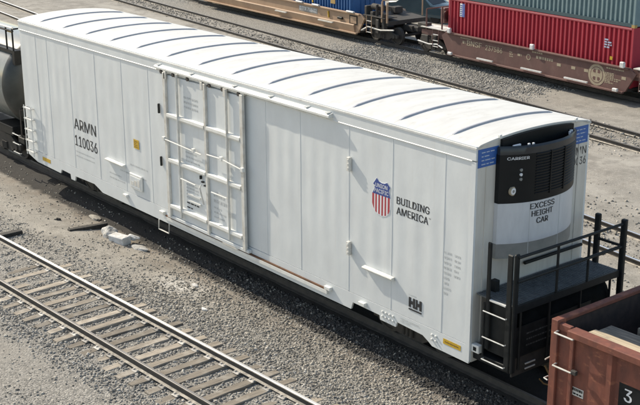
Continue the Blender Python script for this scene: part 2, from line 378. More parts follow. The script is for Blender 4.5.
    col = mix(sp, col, (0.66, 0.64, 0.60))
    l.new(col, b.inputs['Base Color'])
    bpn = n.new('ShaderNodeBump'); bpn.inputs['Strength'].default_value = .9; bpn.inputs['Distance'].default_value = .022
    hh = ma('ADD', ma('MULTIPLY', ma('SUBTRACT', 1.0, vo.outputs['Distance']), mr(f, 0, 1, .08, 1.0)), ma('MULTIPLY', noise(26, 4), .6))
    l.new(hh, bpn.inputs['Height']); l.new(bpn.outputs[0], b.inputs['Normal'])
    return m
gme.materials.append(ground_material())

# ------------------------------------------------------------------ stones (uncountable: stuff)
TIE_S = 0.49
def stones(name, x, y, smin, smax, m, sink=.1, zadd=None):
    N = len(x); z = zg(x, y)
    if zadd is not None: z = z + zadd
    s = smin + (smax-smin)*rng.random(N)**2.4
    base = np.array([(-1, -1, -1), (1, -1, -1), (1, 1, -1), (-1, 1, -1), (-1, -1, 1), (1, -1, 1), (1, 1, 1), (-1, 1, 1)], float)*.5
    V = base[None]*(.75+.5*rng.random((N, 8, 1))) + .22*(rng.random((N, 8, 3))-.5)
    V = V*(np.stack([.8+.7*rng.random(N), .7+.5*rng.random(N), .5+.4*rng.random(N)], 1)*s[:, None])[:, None, :]
    a = rng.random(N)*6.283; b = (rng.random(N)-.5)*1.6; c = (rng.random(N)-.5)*1.6
    def rot(V, ang, i, j):
        ca, sa = np.cos(ang)[:, None], np.sin(ang)[:, None]; p, r = V[:, :, i].copy(), V[:, :, j].copy()
        V[:, :, i] = p*ca-r*sa; V[:, :, j] = p*sa+r*ca
    rot(V, b, 1, 2); rot(V, c, 0, 2); rot(V, a, 0, 1)
    V[:, :, 0] += x[:, None]; V[:, :, 1] += y[:, None]; V[:, :, 2] += (z+s*sink*.5)[:, None]
    F = np.array([(0, 3, 2, 1), (4, 5, 6, 7), (0, 1, 5, 4), (1, 2, 6, 5), (2, 3, 7, 6), (3, 0, 4, 7)])
    me = bpy.data.meshes.new(name); me.vertices.add(N*8); me.vertices.foreach_set('co', V.astype('f').ravel())
    fi = (F[None]+8*np.arange(N)[:, None, None]).reshape(-1, 4)
    me.loops.add(fi.size); me.loops.foreach_set('vertex_index', fi.ravel().astype('i'))
    me.polygons.add(len(fi)); me.polygons.foreach_set('loop_start', np.arange(0, fi.size, 4, dtype='i'))
    me.update(calc_edges=True); me.materials.append(m)
    o = bpy.data.objects.new(name, me); C.objects.link(o); o['kind'] = 'stuff'; return o
def scatter(n, x0, x1, y0, y1): return x0+(x1-x0)*rng.random(n), y0+(y1-y0)*rng.random(n)
def keep(x, y, p): k = rng.random(len(x)) < p; return x[k], y[k]
# bed of the near track
x, y = scatter(62000, -19, 4.5, -2.1, 2.1); d = y.copy(); y = y+ty(0, x)
onrail = np.abs(np.abs(d)-.7525) < .10
ontie = (np.abs(((x+19)/TIE_S+.5) % 1-.5)*TIE_S < .125) & (np.abs(d) < 1.3)
p = np.where(onrail, 0, np.where(ontie, .035, np.clip((2.1-np.abs(d))/.5, 0, 1)*.9)) * np.where(x < -11, .55, 1)
p = p*np.where((d > 1.3) & (x < -9), .5, 1)
x, y = keep(x, y, p)
o = stones('near_track_ballast', x, y, .012, .050, stone_g); o['label'] = 'grey crushed stone ballast between and beside the ties of the near track'; o['category'] = 'ballast'
# gravel strip between near track and the white car, thinning to the left
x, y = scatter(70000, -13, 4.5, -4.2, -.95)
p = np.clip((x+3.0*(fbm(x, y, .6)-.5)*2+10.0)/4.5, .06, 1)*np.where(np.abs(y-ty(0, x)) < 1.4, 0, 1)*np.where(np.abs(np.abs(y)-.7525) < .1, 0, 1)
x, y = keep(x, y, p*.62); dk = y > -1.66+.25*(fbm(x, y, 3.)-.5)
o = stones('dark_shade_bed_stones', x[dk], y[dk], .012, .05, stone_d); o['label'] = 'dark stones along the rails under the white car, its shadow deepened in their colour'; o['category'] = 'ballast'
x, y = x[~dk], y[~dk]
o = stones('gravel_strip', x, y, .008, .046, stone_t); o['label'] = 'tan and grey gravel lying between the near track and the white rail car'; o['category'] = 'gravel'
# loose pebbles over the dirt
x, y = scatter(30000, -22, 4.5, -9, -1.0); d = np.abs(y-ty(0, x)); x, y = keep(x, y, np.where(d < 1.3, 0, np.clip(fbm(x, y, .7)*2-.55, .1, 1)))
o = stones('loose_pebbles', x, y, .01, .045, stone_t); o['label'] = 'loose pebbles strewn over the pale dirt beside the near track'; o['category'] = 'pebbles'
# grey gravel band in front of the well cars and rubble round the tracks behind the car
x, y = scatter(60000, -62, -15.5, 1.0, 6.0); y = y+ty(3, x); x, y = keep(x, y, np.clip((-x-16.0+6*(fbm(x, y, .5)-.5))/3, 0, 1))
o = stones('far_gravel_band', x, y, .025, .062, stone_g); o['label'] = 'band of grey gravel in front of the double-stack well cars'; o['category'] = 'gravel'
x, y = scatter(26000, -32, 6, 1.8, 12.5); d2 = np.abs(np.abs(y-ty(2, x))-.7525)
p = np.where(d2 < .09, 0, np.clip(1.25-np.abs(y-ty(2, x))/3.0, .06, 1)); x, y = keep(x, y, p)
o = stones('rubble_behind_car', x, y, .014, .06, stone_t); o['label'] = 'tan rubble and stones round the track just behind the white car'; o['category'] = 'rubble'
x, y = scatter(16000, -55, 2, -2.2, 1.4); d3 = np.abs(np.abs(y)-.7525); y = y+ty(3, x); x, y = keep(x, y, np.where(d3 < .1, 0, .8))
o = stones('rubble_on_middle_track', x, y, .02, .065, stone_t); o['label'] = 'tan rubble half burying the track before the grey gravel band'; o['category'] = 'rubble'

# ------------------------------------------------------------------ tracks
RP = [(-.070, -.170), (.070, -.170), (.070, -.156), (.012, -.135), (.010, -.045), (.036, -.034), (.036, -.004), (-.036, -.004), (-.036, -.034), (-.010, -.045), (-.012, -.135), (-.070, -.156)]
def track(k, x0, x1, label, ties, plates, xt0=None, xt1=None):
    y0, sl_ = TR[k]; rz = math.atan(sl_)
    t = thing('railway_track', label, 'track', (-10, ty(k, -10), 0), rz or 1e-9)
    L0, L1 = (x0+10)/math.cos(rz), (x1+10)/math.cos(rz)
    for s in (-1, 1):
        c = s*.7525
        r = MB().prism([(c+u, v) for u, v in RP], L0, L1, 'x').build('rail', railw, t)
        if k in (0, 2, 3):
            MB().prism([(c-.072, -.158), (c-.071, -.154), (c-.016, -.133), (c-.014, -.137)], L0, L1, 'x').build('rail_foot', dusty, r)
        if s > 0 and k == 0: MB().prism([(c-.0385, -.030), (c-.0385, -.008), (c-.035, -.004), (c-.0345, -.03)], L0, L1, 'x').build('gauge_face', steel, r)
        MB().prism([(c-.034, -.006), (c+.034, -.006), (c+.034, -.0025), (c+.026, 0), (c-.026, 0), (c-.034, -.0025)], L0, L1, 'x').build('running_surface', steel2 if (k == 0 and s < 0) or k in (1, 3, 4) else steel, r)
    if ties:
        var = []
        for j in range(5):
            b = MB(); rr = random.Random(100+j); n = 9
            for i in range(n):
                yy = -1.29+2.58*i/(n-1); w_ = .112+rr.uniform(-.008, .006); h = -.173+rr.uniform(-.007, .0)
                if i in (0, n-1): w_ -= rr.uniform(.0, .018); yy += rr.uniform(-.05, .05); h -= .012
                b.v += [(-w_, yy, -.33), (w_, yy, -.33), (w_, yy, h-.014), (w_-.014, yy, h), (-w_+.014, yy, h), (-w_, yy, h-.014)]
            for i in range(n-1):
                for a in range(6): b.f.append((i*6+a, i*6+(a+1) % 6, i*6+6+(a+1) % 6, i*6+6+a))
            b.f.append(tuple(range(6))); b.f.append(tuple(range((n-1)*6, n*6)))
            var.append(b)
        first = [None]*5; pl = None
        nx_ = int((xt1-xt0)/TIE_S)
        for i in range(nx_):
            xx = xt0+10+i*TIE_S; rr = random.Random(i*7+k); j = rr.randrange(5)
            loc = (xx+rr.uniform(-.012, .012), rr.uniform(-.05, .05), rr.uniform(-.022, .002)); rot = rr.uniform(-.018, .018)
            if first[j] is None: first[j] = var[j].build('tie', tiem, t, loc=loc); first[j].rotation_euler = (0, 0, rot)
            else: dup(first[j], t, loc, rot)
            if plates:
                for s in (-1, 1):
                    if pl is None:
                        b = MB().box(-.09, .09, -.17, .17, -.176, -.168)
                        for sx in (-.06, .06):
                            for sy in (-.10, .10): b.box(sx-.018, sx+.018, sy-.022, sy+.022, -.169, -.146)
                        pl = b.build('tie_plate', platem, t, loc=(xx, s*.7525, 0))
                    else: dup(pl, t, (xx, s*.7525, 0))
    return t
track(0, -60, 30, 'track with weathered wooden ties crossing the lower left foreground', True, True, -19, 5.5)
track(1, -70, 40, 'track in deep shade carrying the white refrigerator car', False, False)
track(2, -80, 30, 'dirt-filled track running just behind the white refrigerator car', False, False)
track(3, -90, 40, 'half buried track before the grey gravel band, second behind the white car', False, False)
track(4, -90, 40, 'track under the double-stack well cars', False, False)

# ------------------------------------------------------------------ trucks
def wheel_mb(c, s, r=.42):
    """s: +1 flange towards +y"""
    p = [(.05, -.075), (.12, -.085), (.13, -.05), (r-.08, -.03), (r-.06, -.065), (r, -.065), (r, .04), (r+.026, .05), (r+.024, .07), (r-.06, .068), (r-.08, .01), (.13, .03), (.12, .07), (.05, .07)]
    return MB().lathe([(a, s*t) for a, t in p], c, 'y', 28)
def truck(parent, xc, m=under, yc=0.0, wb=.84, r=.42):
    t = MB().box(xc-.16, xc+.16, yc-1.0, yc+1.0, r+.05, r+.30).build('truck', m, parent, .02)
    for s in (-1, 1):
        yy = yc+s*.98
        poly = [(-1.12, r+.10), (-.75, r+.15), (-.45, r+.33), (.45, r+.33), (.75, r+.15), (1.12, r+.10), (1.12, r-.08), (.72, r-.06), (.42, r-.22), (-.42, r-.22), (-.72, r-.06), (-1.12, r-.08)]
        MB().prism([(xc+u, v) for u, v in poly], yy-.06, yy+.06, 'y').build('side_frame', m, t, .012)
        for dx in (-.12, .0, .12):
            MB().tube([(xc+dx, yy+s*.08, r-.17), (xc+dx, yy+s*.08, r+.06)], .052, 10).build('spring', m, t)
        for dx in (-wb, wb):
            wheel_mb((xc+dx, yc+s*.755, r), -s, r).build('wheel', m, t, smooth=True)
            MB().lathe([(.10, -.07), (.11, .0), (.11, .08), (.07, .10)], (xc+dx, yy+s*.03, r), 'y', 12).build('axle_box', m, t)
    for dx in (-wb, wb):
        MB().tube([(xc+dx, yc-.95, r), (xc+dx, yc+.95, r)], .075, 12).build('axle', m, t)
    return t

# ------------------------------------------------------------------ the white refrigerator car
L = 19.06; Y0 = -1.59
car = thing('refrigerator_car', 'long white refrigerator rail car with a black cooling unit on its end', 'rail car', (-9.53, 0, 0))
shell = box('body_core', core, car, -L+.03, -.04, -1.545, 1.545, .95, 4.90)
box('underframe', under, car, -L+.4, -.3, -1.2, 1.2, .66, .94)
box('centre_sill', under, car, -L-.3, .9, -.28, .28, .42, .78)
for xx in (-12.6, -10.2, -7.8, -5.4):
    MB().box(xx-.05, xx+.05, -1.45, 1.45, .60, .93).build('cross_bearer', under, car)
MB().lathe([(.05, -.75), (.22, -.72), (.22, .72), (.05, .75)], (-8.6, .3, .62), 'x', 16).build('air_reservoir', under, car, smooth=True)
box('brake_cylinder_box', under, car, -7.0, -6.2, -.9, -.4, .4, .8, .02)

def bowed_panel(x0, x1, z0, z1, side, bow, seed):
    r = random.Random(seed); nx_, nz_ = 25, 21; b = MB(); t = .035
    ph = r.uniform(0, 6); b1 = bow*r.uniform(.5, 1.2)*r.choice((-1, 1)); b2 = bow*r.uniform(.2, .6)
    if side < 0: PANELS.append((x0, x1, z0, z1, b1, b2, ph))
    for i in range(nx_):
        for j in range(nz_):
            u, v = i/(nx_-1), j/(nz_-1)
            d = pdisp(u, v, x1-x0, b1, b2, ph)
            b.v.append((x0+(x1-x0)*u, side*(1.59+d), z0+(z1-z0)*v))
    for i in range(nx_-1):
        for j in range(nz_-1): b.f.append((i*nz_+j, (i+1)*nz_+j, (i+1)*nz_+j+1, i*nz_+j+1))
    rim = [i*nz_ for i in range(nx_)] + [(nx_-1)*nz_+j for j in range(1, nz_)] + [i*nz_+nz_-1 for i in range(nx_-2, -1, -1)] + [j for j in range(nz_-2, 0, -1)]
    o = len(b.v); 
    for k in rim: p = b.v[k]; b.v.append((p[0], side*1.555, p[2]))
    n = len(rim)
    for k in range(n): b.f.append((rim[k], rim[(k+1) % n], o+(k+1) % n, o+k))
    b.f.append(tuple(o+k for k in range(n)))
    return b
seams = [-19.05, -18.02, -17.30, -15.93, -14.45, -12.99, -11.62, -10.2, -8.8, -7.4, -6.53, -5.26, -3.62, -2.27, -.80, -.12]
for side in (-1, 1):
    for i in range(len(seams)-1):
        bowed_panel(seams[i]+.003, seams[i+1]-.003, .985, 4.625, side, .003, 50+i+side).build('side_panel', white, car, smooth=True)
    for i, xx in enumerate(seams[1:-1]):
        if -11 < xx < -7: continue
        wd = .016 if i % 2 else .011
        MB().box(xx-wd, xx+wd, *sorted((side*1.585, side*1.5955)), .99, 4.62).build('seam_strip', white, car)
    box('corner_post', white, car, -.116, -.002, *sorted((side*1.53, side*1.602)), .64, 4.63)
    lower = [(-19.05, .76), (-18.45, .62), (-16.93, .60), (-16.86, .73), (-16.3, .72), (-16.27, .57), (-16.03, .57), (-15.98, .72), (-14.85, .75), (-14.62, .68), (-14.38, .60),
             (-3.52, .60), (-3.46, .77), (-2.60, .76), (-2.58, .665), (-2.10, .66), (-2.06, .78), (-1.30, .755), (-1.14, .68), (-1.02, .61), (-.02, .60), (-.02, .975), (-19.05, .975)]
    MB().prism(lower, *sorted((side*1.555, side*1.598)), 'y').build('side_sill', white, car)
    box('fascia', white, car, -L, -.005, *sorted((side*1.52, side*1.605)), 4.656, 4.925)
    MB().prism([(side*1.55, 4.63), (side*1.612, 4.63), (side*1.616, 4.645), (side*1.60, 4.66), (side*1.55, 4.66)], -L, -.10, 'x').build('eave_ledge', trim, car)
# roof: arched panels between ribs
def rz_(y): a = abs(y)/1.62; return 4.93 + .135*(1-a**2.2) - .03*max(0, (a-.93)/.07)
ribx = [-17.98, -16.56, -15.19, -13.82, -12.42, -10.93, -9.5, -8.08, -6.65, -5.19, -3.71, -2.29, -.81]
rx = [-L-.02]+ribx+[.015]
ys = [-1.62+3.24*i/28 for i in range(29)]
for i in range(len(rx)-1):
    poly = [(yy, rz_(yy)) for yy in ys] + [(yy, rz_(yy)-.035) for yy in reversed(ys)]
    b = MB(); n = len(poly); x0, x1 = rx[i]+.003, rx[i+1]-.003
    b.v = [(x0, u, v) for u, v in poly]+[(x1, u, v) for u, v in poly]; h = len(ys)
    for k in range(n): b.f.append((k, (k+1) % n, n+(k+1) % n, n+k))
    for k in range(h-1):
        b.f.append((k, k+1, n-2-k, n-1-k)); b.f.append((n+k, n+k+1, 2*n-2-k, 2*n-1-k))
    b.build('roof_panel', roofm, car, smooth=True)
for xx in ribx:
    b = MB(); yy_ = [-1.40+2.80*i/24 for i in range(25)]
    for yy in yy_:
        e = min(1, (1.40-abs(yy))/.10); h = .006+.026*e; z = rz_(yy)
        b.v += [(xx-.040, yy, z-.01), (xx-.026, yy, z+h), (xx+.014, yy, z+h), (xx+.020, yy, z-.01)]
    for i in range(24):
        for a in range(4): b.f.append((i*4+a, i*4+(a+1) % 4, i*4+4+(a+1) % 4, i*4+4+a))
    b.f.append((0, 1, 2, 3)); b.f.append((96, 97, 98, 99)); b.build('roof_rib', ribm, car)
# end walls
arch = [(yy, rz_(yy)-.04) for yy in [-1.55+3.1*i/16 for i in range(17)]]
MB().prism([(1.55, .62), (-1.55, .62)]+arch, -.036, 0.0, 'x').build('end_wall', endm, car)
MB().prism([(1.58, .75), (-1.58, .75)]+arch, -L-.012, -L+.028, 'x').build('end_wall', endm, car)
for yy in (-1.32, 1.3): box('end_post', endm, car, .0, .014, yy-.02, yy+.02, .98, 4.5)
for yy in (-1.0, 1.15):
    box('roof_lug', trim, car, -.03, .035, yy-.03, yy+.03, rz_(yy)-.03, rz_(yy)+.045, .006)
box('notice_sticker', blue_s, car, .001, .005, -1.56, -1.02, 4.51, 4.86)
dashes('notice_print', palet, car, (.005, -1.47, 4.78), .36, 4, .075, .02, 'end', .002, 3)
box('notice_sticker', blue_s, car, .001, .005, 1.12, 1.55, 4.50, 4.85)
dashes('notice_print', palet, car, (.005, 1.2, 4.77), .28, 4, .075, .02, 'end', .002, 4)
text('reporting_mark', 'ARMN', blackt, car, (.001, .93, 4.27), .60, .16, 'end')
text('car_number', '110036', blackt, car, (.001, .93, 4.06), .60, .16, 'end')
# lettering on the near side
text('reporting_mark', 'ARMN', blackt, car, (-15.86, -1.601, 2.185), 1.28, .315, bold=.020)
text('car_number', '110036', blackt, car, (-15.86, -1.601, 1.69), 1.30, .315, bold=.020)
text('slogan', 'BUILDING', blackt, car, (-2.13, -1.601, 3.315), .93, .155, bold=.022)
text('slogan', 'AMERICA', blackt, car, (-2.13, -1.601, 3.10), .90, .155, bold=.022)
text('trade_mark', 'TM', blackt, car, (-1.215, -1.601, 3.225), .06, .03)
# shield emblem
sx, sz, sw, sh = -2.88, 2.93, .58, .79
def SH(u, v): return (sx+u*sw, sz+v*sh)
outl = [(.10, .88), (.06, .82), (.25, 1.0), (.36, .93), (.52, .90), (.68, .91), (.80, .955), (.97, .85), (.90, .76), (.94, .66), (.985, .58), (1.0, .42), (.985, .27), (.90, .13), (.74, .035), (.60, .02), (.52, 0), (.42, .025), (.24, .045), (.10, .14), (.015, .29), (0, .44), (.03, .58), (.12, .70), (.16, .79)]
outl = outl[1:]
shield = MB().prism([SH(u, v) for u, v in outl], -1.5985, -1.5905, 'y').build('shield_emblem', pale, car)
top_ = [(u, v) for u, v in outl if v >= .55]
right = [p for p in outl if p[1] >= .57]
MB().prism([SH(u*.98+.01, v*.99+.003) for u, v in [(.06, .82), (.25, 1.0), (.36, .93), (.52, .90), (.68, .91), (.80, .955), (.97, .85), (.90, .76), (.94, .66), (.985, .565), (.03, .565), (.12, .70), (.16, .79)]], -1.5994, -1.5987, 'y').build('shield_top', navy, shield)
def half(u):  # lower outline height at u
    lo = [(0, .42), (.015, .29), (.10, .14), (.24, .045), (.42, .025), (.52, 0), (.60, .02), (.74, .035), (.90, .13), (.985, .27), (1, .42)]
    for a, c in zip(lo, lo[1:]):
        if a[0] <= u <= c[0]: return a[1]+(c[1]-a[1])*(u-a[0])/(c[0]-a[0])
    return .4
for k in range(6):
    u0 = .025+k*.163; u1 = u0+.085+(.02 if k in (0, 5) else 0); u1 = min(u1, .98)
    MB().prism([SH(u0, half(u0)+.02), SH((u0+u1)/2, half((u0+u1)/2)+.02), SH(u1, half(u1)+.02), SH(u1, .565), SH(u0, .565)], -1.5994, -1.5987, 'y').build('stripe', red_s, shield)
text('shield_lettering', 'UNION', pale, shield, (sx+.11, -1.5972, sz+.755*sh), .36, .085, bold=.01)
text('shield_lettering', 'PACIFIC', pale, shield, (sx+.075, -1.5972, sz+.61*sh), .43, .085, bold=.01)
# stencils and plates
dashes('stencil', greyt, car, (-15.86, -1.601, 1.50), 1.1, 2, .13, .035, seed=1)
dashes('stencil', greyt, car, (-13.30, -1.601, 1.50), 1.5, 1, .1, .04, seed=2)
dashes('stencil', greyt, car, (-13.92, -1.601, 1.30), .85, 2, .13, .035, seed=5)
dashes('stencil', greyt, car, (-12.75, -1.601, 1.78), 1.1, 1, .1, .04, seed=6)
dashes('data_stencil', greyt, car, (-.76, -1.601, 2.66), .20, 9, .105, .045, seed=7, lo=.03, hi=.08)
dashes('data_stencil', greyt, car, (-.48, -1.601, 2.66), .16, 5, .105, .045, seed=9, lo=.03, hi=.07)
dashes('stencil', greyt, car, (-1.95, -1.602, .895), .55, 2, .055, .02, seed=8, lo=.02, hi=.06)
plate = box('data_plate', pale, car, -1.99, -1.33+.0, -1.604, -1.601, .80+.0, .80+.001+.0) if False else None
bk = MB()
for (u0, u1, v0, v1) in [(0, .06, .06, .27), (.06, .12, .13, .20), (.12, .18, .06, .27), (.205, .25, .06, .27), (.25, .31, .13, .20), (.31, .37, .06, .27), (.18, .205, .06, .10), (0, .37, .0, .03)]:
    bk.box(-1.72+u0, -1.72+u1, -1.600, -1.590, 1.18+v0, 1.18+v1)
bk.build('height_symbol', blackt, car)
dashes('stencil', greyt, car, (-1.73, -1.601, 1.49), .22, 1, .1, .02, seed=12, lo=.02, hi=.05)
b = box('reflector', yel, car, -.71, -.23, -1.604, -1.599, .785, .895); dashes('reflector_print', rust, b, (-.66, -1.6045, .83), .38, 1, .1, .018, seed=3, lo=.02, hi=.05, depth=.002)
box('reflector', yel, car, -18.08, -17.56, -1.604, -1.599, .755, .87)
b = box('yellow_label', yel, car, -12.48, -12.21, -1.604, -1.600, 2.31, 2.56)
dashes('label_print', rust, b, (-12.45, -1.6045, 2.50), .19, 4, .05, .015, seed=5, lo=.02, hi=.06, depth=.002)
# defect-card board, grab steps, jacking pads, hinges
b = box('card_box', trim, car, -12.72, -12.09, -1.65, -1.598, 1.17, 1.585, .01)
box('card_face', white, b, -12.66, -12.15, -1.658, -1.649, 1.22, 1.52, .004)
for k in range(3): box('card', trim_old, b, -12.62+k*.16, -12.50+k*.16, -1.662, -1.6575, 1.27, 1.27+.1+.05*k)
def grab(x0, x1, z, out=.10, r=.018, parent=car, m=trim, ysd=-1.598):
    MB().tube([(x0, ysd+.01, z), (x0, ysd-out, z), (x1, ysd-out, z), (x1, ysd+.01, z)], r, 8).build('grab_iron', m, parent)
def step(x0, x1, z):
    MB().prism([(-1.598, z-.05), (-1.675, z-.035), (-1.70, z+.0), (-1.69, z+.02), (-1.598, z+.03)], x0, x1, 'x').build('push_bar', trim, car)
step(-3.07, -2.15, 1.71); step(-13.97, -12.99, 1.70)
for z in (1.985, 3.83):
    h = box('hinge', trim_old, car, -3.60, -3.51, -1.675, -1.598, z-.15, z+.15, .008)
    for dz in (-.09, 0, .09): box('hinge_bolt', trim, h, -3.57, -3.54, -1.686, -1.674, z+dz-.015, z+dz+.015)
for z in (2.24, 3.63):
    box('door_stop', black, car, -11.10, -11.05, -1.645, -1.598, z-.11, z+.14, .006)
for xx, n_ in ((-2.50, 4), (-1.02, 2)):
    for i in range(n_):
        for j in range(2):
            MB().lathe([(.026, 0), (.026, -.02), (.012, -.03)], (xx+i*.11, -1.598, .74+j*.10 + (.02 if n_ == 2 else .03)), 'y', 8).build('bolt', trim, car)
for xx in (-4.25, -11.1, -13.0, -3.1):
    box('bracket', trim, car, xx-.10, xx+.10, -1.68, -1.597, .82, .90, .008)
# ladder at the far end of the side
lad = MB().tube([(-18.92, -1.70, .80), (-18.92, -1.70, 2.35)], .015, 6).build('ladder', trim, car)
MB().tube([(-18.45, -1.70, .80), (-18.45, -1.70, 2.35)], .015, 6).build('ladder_stile', trim, lad)
for k in range(5):
    z = .92+k*.34
    MB().box(-18.94, -18.43, -1.72, -1.66, z-.016, z+.016).build('rung', trim, lad)
    for xx in (-18.92, -18.45): MB().box(xx-.012, xx+.012, -1.70, -1.59, z-.012, z+.012).build('rung_bracket', trim_old, lad)
# sliding plug door
DY = -1.70
door = box('door', white, car, -10.62, -7.30, DY+.03, -1.598, .93, 4.60, .01)
for xx, w2, m_, nm in ((-10.60, .06, trim_old, 'door_post'), (-7.28, .06, trim_old, 'door_post'), (-8.80, .045, trim_old, 'door_post'), (-9.99, .033, trim_old, 'lock_bar'), (-7.86, .033, trim_old, 'lock_bar')):
    if nm == 'lock_bar': MB().tube([(xx, DY-.035, 1.0), (xx, DY-.035, 4.70)], w2, 10).build(nm, m_, door)
    else: box(nm, m_, door, xx-w2, xx+w2, DY-.035, DY+.031, .90, 4.66, .008)
for z in (3.59, 2.42, 1.20):
    for x0, x1 in ((-10.52, -8.858), (-8.742, -7.36)):
        MB().prism([(DY+.03, z-.075), (DY-.03, z-.06), (DY-.05, z-.02), (DY-.045, z+.045), (DY+.03, z+.07)], x0, x1, 'x').build('door_rib', trim, door)
for (x0, z0, x1, z1) in ((-10.66, 2.96, -8.95, 2.90), (-8.70, 2.96, -8.10, 2.98), (-8.10, 2.98, -7.25, 2.90), (-9.92, 2.08, -9.25, 2.06), (-8.55, 2.05, -7.90, 2.05)):
    MB().tube([(x0, DY-.07, z0), (x1, DY-.07, z1)], .016, 6).build('lock_rod', trim, door)
MB().tube([(-9.03, DY-.05, 2.12), (-9.0, DY-.11, 2.05), (-8.84, DY-.11, 1.66)], .022, 6).build('door_handle', trim_old, door)
for (x0, z0) in ((-10.66, 2.96), (-8.10, 2.98), (-7.24, 2.90), (-9.30, 2.93)):
    box('rod_guide', trim, door, x0-.05, x0+.05, DY-.09, DY-.02, z0-.05, z0+.05, .006)
for (x0, z0, w_, h_) in ((-9.06, 2.17, .08, .03), (-9.12, 2.24, .03, .09), (-8.95, 2.10, .08, .025)):
    box('latch', black, door, x0, x0+w_, DY-.03, DY+.025, z0, z0+h_)
for z in (1.72, 1.55): box('latch_bar', trim, door, -9.7, -9.15, DY-.02, DY+.031, z-.018, z+.018)
dashes('door_stencil', greyt, door, (-9.80, DY+.029, 4.14), .62, 3, .12, .05, seed=21, lo=.05, hi=.12)
dashes('door_stencil', greyt, door, (-9.80, DY+.029, 2.76), .75, 4, .11, .04, seed=22, lo=.05, hi=.12)
dashes('door_stencil', greyt, door, (-9.82, DY+.029, 1.93), .55, 5, .085, .035, seed=23, lo=.04, hi=.10)
dashes('door_stencil', greyt, door, (-8.60, DY+.029, 1.92), .55, 2, .15, .08, seed=24, lo=.06, hi=.12)
dashes('door_stencil', blackt, door, (-9.82, DY+.029, 1.45), .55, 2, .12, .035, seed=25, lo=.06, hi=.15)
dashes('door_stencil', greyt, door, (-8.6, DY+.029, 1.62), .5, 3, .12, .04, seed=26, lo=.06, hi=.15)
# door hardware below and the two tracks
box('door_base_plate', white, car, -10.75, -7.15, -1.70, -1.60, .845, .925, .006)
trk = MB().prism([(-1.60, 4.80), (-1.70, 4.78), (-1.728, 4.755), (-1.728, 4.715), (-1.71, 4.70), (-1.60, 4.70)], -11.05, -4.12, 'x').build('door_track', trim, car)
box('track_lip', trim_old, trk, -11.0, -7.2, -1.69, -1.62, 4.655, 4.698)
for xx in (-10.75, -10.2, -9.55, -8.95, -8.6, -8.05, -7.4):
    MB().lathe([(.05, -.02), (.055, 0), (.05, .02)], (xx, -1.70, 4.655), 'y', 12).build('roller', under, trk)
for xx in (-8.92, -7.95, -10.55): box('hanger', trim_old, trk, xx-.05, xx+.05, -1.735, -1.70, 4.50, 4.695, .006)
for xx in (-10.9, -9.4, -7.6, -6.2, -4.9, -4.2): box('track_bracket', trim, trk, xx-.03, xx+.03, -1.72, -1.60, 4.795, 4.815)
lt = box('lower_door_track', trim, car, -11.0, -4.28, -1.655, -1.60, .715, .795)
box('track_rust_line', rust, lt, -10.95, -4.33, -1.645, -1.60, .797, .828)
box('door_roller_base', trim_old, car, -8.25, -7.6, -1.70, -1.66, .80, .86, .006)
st = MB().tube([(-11.35, -1.6, .60), (-11.35, -1.62, .34), (-10.85, -1.62, .34), (-10.85, -1.6, .60)], .018, 6).build('stirrup_step', trim_old, car)
# end cooling unit
def dep(y): return .10 + .34*(1-min(1, abs(y)/1.08)**2.4)
ys = [-1.08+2.16*i/32 for i in range(33)]
def shellmesh(z0, z1, g=0.0, y0=-1.08, y1=1.08, off=0.0):
    yy = [y for y in ys if y0-1e-6 <= y <= y1+1e-6]; b = MB()
    pl = [(0.002, yy[0])] + [(dep(y)+off, y) for y in yy] + [(0.002, yy[-1])]; n = len(pl)
    b.v = [(x_, y_, z0) for x_, y_ in pl]+[(x_, y_, z1) for x_, y_ in pl]
    for k in range(n): b.f.append((k, (k+1) % n, n+(k+1) % n, n+k))
    b.f.append(tuple(range(n))); b.f.append(tuple(range(n, 2*n))); return b
unit = shellmesh(3.76, 4.70).build('cooling_unit', blackg, car, smooth=True)
# rim round the open top
b = MB(); n = len(ys)
for y in ys:
    dx = dep(y); b.v += [(dx, y, 4.70), (dx, y, 4.82), (dx-.03, y, 4.86), (dx-.07, y, 4.84), (dx-.07, y, 4.70)]
for i in range(n-1):
    for a in range(5): b.f.append((i*5+a, i*5+(a+1) % 5, i*5+5+(a+1) % 5, i*5+5+a))
b.f.append((0, 1, 2, 3, 4)); b.f.append(tuple((n-1)*5+k for k in range(5)))
b.build('cowl_rim', mat('rim_grey', (0.03, 0.034, 0.04), (0.02, 0.024, 0.028), rough=.3), unit, smooth=True)
for yy in (-.98, .99): box('cowl_side', blackg, unit, .01, .13, yy-.05, yy+.05, 4.70, 4.84, .02)
for (yy, w_) in ((-.74, .10), (.90, .035), (.78, .02), (-.50, .025), (-.40, .02)): box('top_fitting', pale, unit, dep(yy)-.13, dep(yy)-.09, yy-w_, yy+w_, 4.80, 4.868, .006)
MB().prism([(-.98, 4.705), (1.02, 4.705)]+[(yy, rz_(yy)-.05) for yy in [1.02-2.0*i/16 for i in range(17)]], .004, .07, 'x').build('cowl_back', blackg, unit)
